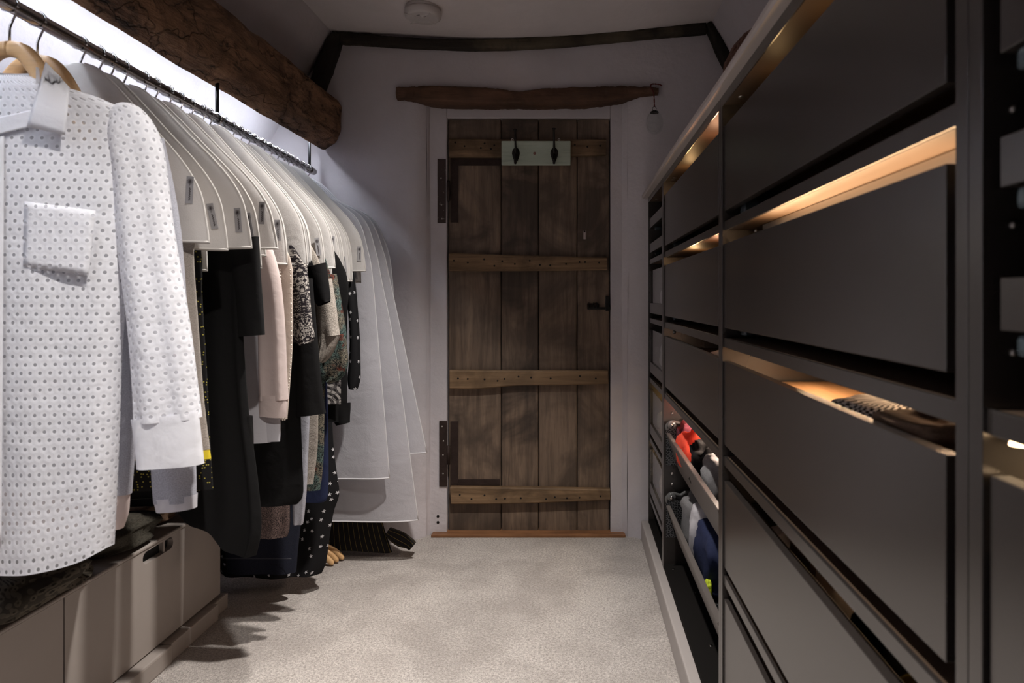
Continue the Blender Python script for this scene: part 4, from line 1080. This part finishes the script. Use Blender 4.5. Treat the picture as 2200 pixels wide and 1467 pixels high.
# 9 black long dress with bell sleeve
Y = 2.08
g = garment('black_dress', Y, 'long plain black dress with wide bell sleeve hanging to knee height', 'dress')
body(g, Y, [(650,560),(648,700),(646,850),(650,980),(652,1060),(640,1082)], 'black_jersey', t0=.02, t1=.034, fold=.010, foldk=7, seed=21, n=70)
s_ = sleeve(g, Y-.01, [(620,668,600),(630,676,700),(634,684,790),(634,692,860),(634,698,892)], 'black_cloth', t=.022, seed=22); mirror_sleeve(g, s_)
# tweed skirt, white sleeve top behind it
Y = 2.16
g = garment('tweed_skirt', Y, 'short brown flecked tweed dress hem below the long black dress', 'skirt')
body(g, Y, [(612,600),(615,850),(620,1000),(622,1120),(616,1152)], 'tweed', t0=.016, t1=.024, fold=.006, foldk=6, seed=23, cx=.13, sho=False)
g = garment('black_tee', 2.14, 'black short-sleeved lace top with a folded sleeve below the covers', 'top')
body(g, 2.14, [(670,560),(676,640),(668,760)], 'black_cloth', t0=.012, t1=.014, fold=.004, seed=24)
s_ = sleeve(g, 2.125, [(650,698,570),(662,702,600),(672,707,640),(680,708,652)], 'black_cloth', t=.018, seed=25); mirror_sleeve(g, s_)
# 11 oatmeal knit
Y = 2.20
g = garment('oatmeal_jumper', Y, 'oatmeal knitted jumper with ribbed sleeve end', 'jumper')
body(g, Y, [(690,570),(690,700),(684,850),(682,960),(672,1040)], 'knit', t0=.014, t1=.02, fold=.006, seed=26)
s_ = sleeve(g, Y-.02, [(672,708,600),(676,718,660),(678,724,705),(678,727,722)], 'knit', t=.022, seed=27); mirror_sleeve(g, s_)
cf = sleeve(g, Y-.02, [(677,727,718),(677,716,745),(677,704,765),(679,692,778)], 'knit', 'ribbed_cuff', t=.020, fold=.0035, foldk=16, n=60); mirror_sleeve(g, cf, 'ribbed_cuff')
g = garment('white_knit', 2.172, 'pale grey jersey top whose cuff hangs beside the tweed hem', 'top')
body(g, 2.172, [(636,600),(641,800),(638,1000)], 'lav', t0=.005, t1=.006, seed=3, fold=.002)
s_ = sleeve(g, 2.165, [(628,664,880),(628,660,980),(627,656,1060),(628,651,1110),(629,648,1127)], 'marl', t=.012, seed=28); mirror_sleeve(g, s_)
# 12 teal blouse
Y = 2.27
g = garment('teal_blouse', Y, 'teal and rust paisley print blouse with gathered sleeve', 'blouse')
body(g, Y, [(705,570),(702,700),(697,860),(695,980),(688,1052)], 'teal', t0=.014, t1=.024, fold=.006, seed=29)
s_ = sleeve(g, Y-.012, [(692,720,590),(700,732,660),(706,740,710),(708,741,740),(700,745,770),(690,740,795),(680,712,812)], 'teal', t=.024, seed=30, fold=.006); mirror_sleeve(g, s_)
# 13 navy patterned dress below
g = garment('navy_print_dress', 2.33, 'dark navy dress with teal swirls at its hem', 'dress')
body(g, 2.33, [(700,600),(702,800),(705,960),(704,1060),(696,1078)], 'navyj', t0=.012, t1=.018, seed=31)
# 14 black jacket with paisley panel
Y = 2.40
g = garment('panel_jacket', Y, 'black jacket with a pale paisley panel on its front edge', 'jacket')
body(g, Y, [(742,580),(744,700),(746,800),(746,905)], 'black_cloth', t0=.020, t1=.026, fold=.003, seed=32)
sleeve(g, Y-.03, [(700,748,870),(704,748,890),(716,747,914)], 'black_cloth', 'turn_up', t=.012, seed=33)
x0,z0 = rel(702,770,Y-.03); x1,z1 = rel(733,868,Y-.03)
pn = link('paisley_panel', mesh('paisley_panel', [(x0,-.033,z1),(x1,-.030,z1),(x1,-.030,z0),(x0,-.033,z0)], [(0,1,2,3)], False, [[(0,0),(x1-x0,0),(x1-x0,z0-z1),(0,z0-z1)]]), M['paisley'], g)
pn.modifiers.new('thick','SOLIDIFY').thickness = .001
x2,z2 = rel(703,797,Y-.034); x3,z3 = rel(734,806,Y-.034)
link('panel_band', box_me('panel_band', x2,x3,-.0375,-.034,z3,z2), M['black_cloth'], g)
# 15 star blouse and star dress
Y = 2.62
g = garment('star_blouse', Y, 'black chiffon blouse with small white stars beside the garment bags', 'blouse')
body(g, Y, [(745,580),(746,700),(744,830)], 'stars', t0=.014, t1=.02, seed=34, fold=.005)
s_ = sleeve(g, Y-.012, [(735,758,585),(744,764,640),(750,770,720),(748,772,780),(745,772,815),(748,766,836)], 'stars', t=.022, seed=35); mirror_sleeve(g, s_)
Y = 2.56
g = garment('star_dress', Y, 'long black dress printed with white stars trailing on the carpet', 'dress')
body(g, Y, [(720,600),(712,800),(716,950),(724,1020),(728,1062),(716,1100),(706,1160),(700,1205),(690,1230)], 'stars', t0=.02, t1=.05, fold=.014, foldk=7, seed=36, n=80, nr=50)
# dark jeans and navy trousers folded below
Y = 2.47
g = garment('dark_jeans', Y, 'dark navy denim skirt hanging low behind the cabinet end', 'skirt')
body(g, Y, [(640,700),(650,900),(652,1000),(648,1100),(640,1180),(636,1228)], 'navy', t0=.02, t1=.03, fold=.006, foldk=5, seed=37)
M['thread'] = plain('thread', (.10,.10,.12), .9)
tube_pts = [(x,-.036,rel(600,1192,Y)[1]) for x in lin(rel(485,1190,Y)[0], rel(635,1190,Y)[0], 12)]
link('hem_stitching', tube_me('hem_stitching', tube_pts, .0007, 4), M['thread'], g)

# pinstripe trousers crumpled on the floor under the bags
Y = 2.91
g = tag(empty('pinstripe_trousers', (xb(Y),Y,ZR)), 'black trousers with fine gold pinstripes crumpling onto the carpet below the garment bags', 'trousers', GR)
edge = [(812,1060),(820,1110),(830,1150),(842,1182)]
body(g, Y, edge, 'pin', t0=.010, t1=.035, sho=False, fold=.006, foldk=5, seed=38, nr=40, hem=lambda S,T: .010*math.sin(S*4)*max(0,T-.8)*5)
sleeve(g, Y-.05, [(818,836,1150),(838,868,1166),(862,884,1176),(872,890,1183)], 'pin', 'turned_leg', t=.028, seed=39, cap=True)

# ------------------------------------------------------------------ long garment bags
def bag(Y, edge, label, seed, yaw=0.0, cx=0.0, fold=.008, clip=None):
    hanger(Y, 'slim hanger with a steel hook inside the garment bag with %s' % label.split(' with ')[1].split(',')[0], False, yaw, 'hangers inside the garment bags')
    g = tag(empty('garment_bag', (xb(Y),Y,ZR), (0,0,yaw)), label, 'garment bag', 'long white garment bags')
    rows = [(-.050,.014,.006),(-.062,.050,.010),(-.10,.095,.014),(-.15,.15,.018)]
    pts = [rel(px,py,Y) for px,py in edge]
    for i,(x,z) in enumerate(pts): rows.append((z, max(.05,x), .014+.012*i/len(pts)))
    NR, NS = 50, 64
    me = loft_me('bag_body', body_secs(rows, NR), NS, .9, fold=fold, foldk=5, seed=seed)
    link('bag_body', me, M['bag'], g)
    vv = [x.co.copy() for x in me.vertices]
    link('side_seam', tube_me('side_seam', [vv[i*NS+NS//4] for i in range(NR)], .003, 6), M['bag_edge'], g)
    link('side_seam', tube_me('side_seam', [vv[i*NS+3*NS//4] for i in range(NR)], .003, 6), M['bag_edge'], g)
    link('hem_seam', tube_me('hem_seam', [vv[(NR-1)*NS+k] for k in range(NS)], .003, 6, True), M['bag_edge'], g)
    return g
bag(2.755, [(766,470),(790,540),(800,600),(814,760),(826,900),(836,1026)], 'long white garment bag with the narrowest skirt, first of those by the star blouse', 2.0)
bag(2.815, [(780,470),(806,540),(818,600),(842,720),(864,860),(882,1000),(897,1117)], 'long white garment bag with the lowest hem, second from the star blouse', 4.0)
bag(2.880, [(792,470),(822,540),(836,600),(862,720),(888,840),(916,972)], 'long white garment bag with a flared hem, third from the star blouse', 6.0)
bag(2.945, [(798,468),(830,530),(842,600),(846,700),(850,850),(852,1000)], 'long white garment bag with a straight side, rearmost beside the door wall', 8.0)

# ------------------------------------------------------------------ wooden hangers lying on the carpet
FLO = 'wooden hangers lying on the carpet'
def floor_arm():
    secs = arm_secs([(-.22,0,.012,.010,.008),(-.12,0,.055,.013,.008),(0,0,.085,.015,.008),(.10,0,.052,.013,.008),(.145,0,.018,.012,.009),(.15,0,.008,.007,.008)], 22)
    return loft_me('hanger_body', secs, 14, .8, cap0=True, cap1=True)
FA = floor_arm()
for k,(px_,dy) in enumerate(((712,0.0),(722,.028),(734,.056))):
    Yk = 2.80+dy; x = gx(px_,Yk)-.148
    h = tag(empty('floor_hanger', (x,Yk,.0), (0,0,0)), ['wooden hanger on the carpet half under the star dress, closest to it','wooden hanger on the carpet, middle one of three beside the star dress','wooden hanger on the carpet, outermost of three beside the pinstripe trousers'][k], 'hanger', FLO)
    link('hanger_body', FA, M['hanger_wood'], h)
    link('hook', tube_me('hook', cr([(0,0,.09),(0,-.002,.115),(.012,-.004,.135),(-.004,-.006,.155),(-.02,-.006,.14)], 16), .0016, 6), M['steel'], h)

# ------------------------------------------------------------------ low cabinet
BX = -1.270; BT = CZ-.733; BP = CZ-1.060
cb = tag(empty('low_cabinet', (BX,1.7,0)), 'low taupe painted cabinet under the hanging clothes with a slot handle', 'cabinet')
Y1 = 2.40
box('carcass', -1.86, BX-.020, .75, Y1, BP, BT-.0115, M['bench_paint'], cb, .002)
box('top', -1.86, BX+.004, .74, Y1+.002, BT-.011, BT, M['bench_paint'], cb, .006, 3)
def slot_front(name, y0, y1):
    """drawer front with a stadium slot cut near its top"""
    o = Vector(cb.location); z0, z1 = BP+.004, BT-.012; yc = .5*(y0+y1)+.01; zc = BT-.036; hl, r = .056, .0185
    K = 28; inner = []
    for q in range(K):
        a = 2*math.pi*q/K; c, s = math.cos(a), math.sin(a)
        inner.append((yc+(hl if c>0 else -hl)*(1 if abs(c)>1e-6 else 0)+r*c, zc+r*s))
    outer = []
    for (y,z) in inner:
        dy, dz = y-yc, z-zc
        a = math.atan2(dz*3.2, dy); c, s = math.cos(a), math.sin(a)
        k = min(((y1-yc) if c>0 else (yc-y0))/abs(c) if abs(c)>1e-6 else 9e9, ((z1-zc) if s>0 else (zc-z0))/abs(s) if abs(s)>1e-6 else 9e9)
        outer.append([yc+c*k, zc+s*k])
    v = []
    for x in (BX, BX-.018):
        for (y,z) in outer: v.append((x-o.x,y-o.y,z))
        for (y,z) in inner: v.append((x-o.x,y-o.y,z))
    f = []
    for q in range(K):
        r_ = (q+1)%K
        a_, b_ = outer[q], outer[r_]
        cn = [c for c in ((y0,z0),(y0,z1),(y1,z0),(y1,z1)) if (abs(a_[0]-c[0])<1e-6 and abs(b_[1]-c[1])<1e-6) or (abs(a_[1]-c[1])<1e-6 and abs(b_[0]-c[0])<1e-6)]
        if cn and abs(a_[0]-b_[0])>1e-6 and abs(a_[1]-b_[1])>1e-6:
            c = cn[0]; i0 = len(v); v += [(BX-o.x,c[0]-o.y,c[1]), (BX-.018-o.x,c[0]-o.y,c[1])]
            f += [(q,i0,r_,K+r_,K+q), (2*K+q,3*K+q,3*K+r_,2*K+r_,i0+1), (q,2*K+q,i0+1,i0), (i0,i0+1,2*K+r_,r_)]
        else:
            f += [(q,r_,K+r_,K+q), (2*K+q,3*K+q,3*K+r_,2*K+r_), (q,2*K+q,2*K+r_,r_)]
        f.append((K+q,K+r_,3*K+r_,3*K+q))
    return link(name, mesh(name, v, f), M['bench_paint'], cb)
for (a, b) in ((.78,1.662),(1.668,Y1-.003)):
    d = slot_front('drawer_front', a, b)
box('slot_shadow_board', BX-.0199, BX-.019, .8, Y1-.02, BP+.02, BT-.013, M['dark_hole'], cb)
box('slot_bracket', BX-.018, BX-.004, 2.072, 2.080, BT-.056, BT-.020, M['bench_paint'], cb)
box('plinth', -1.84, BX+.035, .74, 2.055, 0, BP-.002, M['bench_paint'], cb, .006)
box('plinth', -1.84, BX+.030, 2.059, 2.33, 0, BP-.002, M['bench_paint'], cb, .006)
box('plinth', -1.84, BX+.012, 2.331, Y1+.03, 0, BP-.006, M['bench_paint'], cb, .006)

# folded knitwear on the cabinet
def lump(name, c, s, m, label, seed, cat='folded clothes', group=None, fold=.25, rot=0.0, sq=.6):
    """crumpled piece of cloth resting with its underside at c.z"""
    v, f, uv = [], [], []; n_, k_ = 20, 36
    for j in range(n_+1):
        ph = -math.pi/2+math.pi*j/n_
        for i in range(k_):
            a = 2*math.pi*i/k_
            cx, sx_ = math.cos(a), math.sin(a); cp, sp = math.cos(ph), math.sin(ph)
            S = lambda q: math.copysign(abs(q)**sq, q)
            r = 1+fold*nz(cx*1.6*cp+seed, sx_*1.6*cp, sp*1.6+seed)+.5*fold*nz(cx*4*cp+seed, sx_*4*cp, sp*4)
            x, y, z = s[0]*S(cx)*S(cp)*r, s[1]*S(sx_)*S(cp)*r, s[2]*(S(sp)*(r if sp>0 else 1)+1)
            X = x*math.cos(rot)-y*math.sin(rot); Y_ = x*math.sin(rot)+y*math.cos(rot)
            v.append((X,Y_,z))
    for j in range(n_):
        for i in range(k_):
            q = (j*k_+i, j*k_+(i+1)%k_, (j+1)*k_+(i+1)%k_, (j+1)*k_+i); f.append(q)
            uv.append([((i+(1 if t_ in (1,2) else 0))/k_*2*(s[0]+s[1])*1.6, v[w_][2]*1.5+j*.002) for t_,w_ in enumerate(q)])
    return tag(link(name, mesh(name, v, f, True, uv), M[m], None, c), label, cat, group)
G2 = 'folded clothes on the low cabinet'
lump('folded_jumper', (-1.40,1.60,BT+.001), (.17,.17,.045), 'leopard', 'mottled olive knit jumper folded on the low cabinet under the eyelet shirt', 1.3, 'jumper', G2)
lump('folded_jumper', (-1.39,1.96,BT+.001), (.13,.12,.042), 'olive', 'dark olive wool jumper folded on the low cabinet behind the grey sleeve', 4.1, 'jumper', G2)
lump('folded_cloth', (-1.42,2.20,BT+.001), (.10,.08,.040), 'brownw', 'brown folded cloth behind the dark olive jumper on the low cabinet', 7.7, 'folded clothes', G2)
lump('folded_cloth', (-1.45,1.96,BT+.088), (.10,.09,.02), 'knit', 'oatmeal cloth lying on top of the dark olive jumper', 9.2, 'folded clothes', G2)

# ------------------------------------------------------------------ things in the trays and drawers
G3 = 'clothes in the upper open tray'; G4 = 'clothes in the lower open tray'
zt1 = Z(-.505-.14)+.019; zt2 = Z(-.775-.14)+.019
lump('sock_bundle', (XF+.125,2.475,zt1), (.055,.035,.092), 'greyjersey', 'grey rolled socks at the far end of the upper tray', 1.1, 'socks', G3, .2)
lump('sock_bundle', (XF+.215,2.43,zt1), (.055,.06,.092), 'dot', 'white dotted socks behind the grey ones in the upper tray', 2.1, 'socks', G3, .2)
lump('burgundy_jersey', (XF+.070,2.43,zt1), (.036,.045,.085), 'burgundy', 'burgundy jersey tucked at the front of the upper tray', 3.1, 'top', G3, .2)
lump('coral_tee', (XF+.095,2.29,zt1), (.066,.085,.090), 'red', 'bright coral red folded top in the upper tray', 4.4, 'top', G3, .3)
lump('white_tee', (XF+.235,2.20,zt1), (.075,.15,.088), 'dot', 'white folded top brightly lit in the upper tray', 5.2, 'top', G3, .15)
lump('black_jersey', (XF+.095,2.115,zt1), (.064,.085,.086), 'black_cloth', 'black folded top beside the coral one in the upper tray', 6.5, 'top', G3, .3)
lump('black_jersey', (XF+.21,1.95,zt1), (.075,.09,.086), 'black_jersey', 'black jersey bundle behind the grey top in the upper tray', 7.3, 'top', G3, .25)
lump('grey_tee', (XF+.095,1.92,zt1), (.062,.10,.080), 'greyjersey', 'grey folded top at the near end of the upper tray', 8.2, 'top', G3, .22)
lump('grey_jumper', (XF+.145,2.39,zt2), (.100,.10,.100), 'greyjersey', 'mid grey folded jumper at the far end of the lower tray', 1.9, 'jumper', G4, .15)
lump('white_tee', (XF+.145,2.235,zt2), (.098,.052,.108), 'lav', 'white folded top between grey and navy in the lower tray', 2.7, 'top', G4, .12)
lump('navy_jersey', (XF+.145,2.055,zt2), (.102,.125,.102), 'navyj', 'navy blue folded top in the lower tray', 3.9, 'top', G4, .22)
lump('lime_tee', (XF+.052,1.95,zt2), (.010,.022,.038), 'lime', 'sliver of lime yellow cloth in the lower tray', 5.0, 'top', G4, .15)
lump('black_jersey', (XF+.165,1.82,zt2), (.08,.10,.10), 'black_cloth', 'black folded top at the near end of the lower tray', 6.1, 'top', G4, .2)
# near unit, third drawer: chequered scarf and brown cloths
zd = Z(DR[2][0])+.146
lump('check_scarf', (XF+.13,.93,zd), (.10,.085,.024), 'check', 'brightly lit black and white chequered scarf in the third drawer', 1.7, 'scarf', 'cloths in the third drawer', .1)
lump('brown_scarf', (XF+.12,.76,zd), (.10,.08,.028), 'brownw', 'brown folded scarf beside the chequered one in the third drawer', 2.9, 'scarf', 'cloths in the third drawer', .3)
zd = Z(DR[3][0])+.056
for k,(y,m_,lab) in enumerate(((1.28,'lav','lilac'),(1.16,'brownw','rust brown'),(1.05,'ivory','cream'),(.90,'black_cloth','black'),(.76,'mustard','mustard yellow'))):
    lump('rolled_scarf', (XF+.11,y,zd), (.07,.052,.066), m_, '%s rolled scarf in the fourth drawer of the wide unit' % lab, k*2.3+.4, 'scarf', 'rolled scarves in the fourth drawer', .3)
zd = Z(DR[2][0])+.146
lump('folded_lace', (XF+.13,1.74,zd), (.11,.12,.026), 'ivory', 'cream folded cloth glowing in the third drawer of the unit above the trays', 3.3, 'folded clothes', None, .12)
for i,(a, b) in enumerate(DR[1:]):
    lump('pale_linen', (XF+.16,2.83,Z(a)+.017), (.13,.19,.060+.01*(i%2)), ('lav','lav','knit','ivory')[i], 'pale folded linen behind the %s glass drawer front' % ['top','second','third','bottom'][i], i*1.9+.7, 'linen', 'linen in the glass fronted drawers', .12)
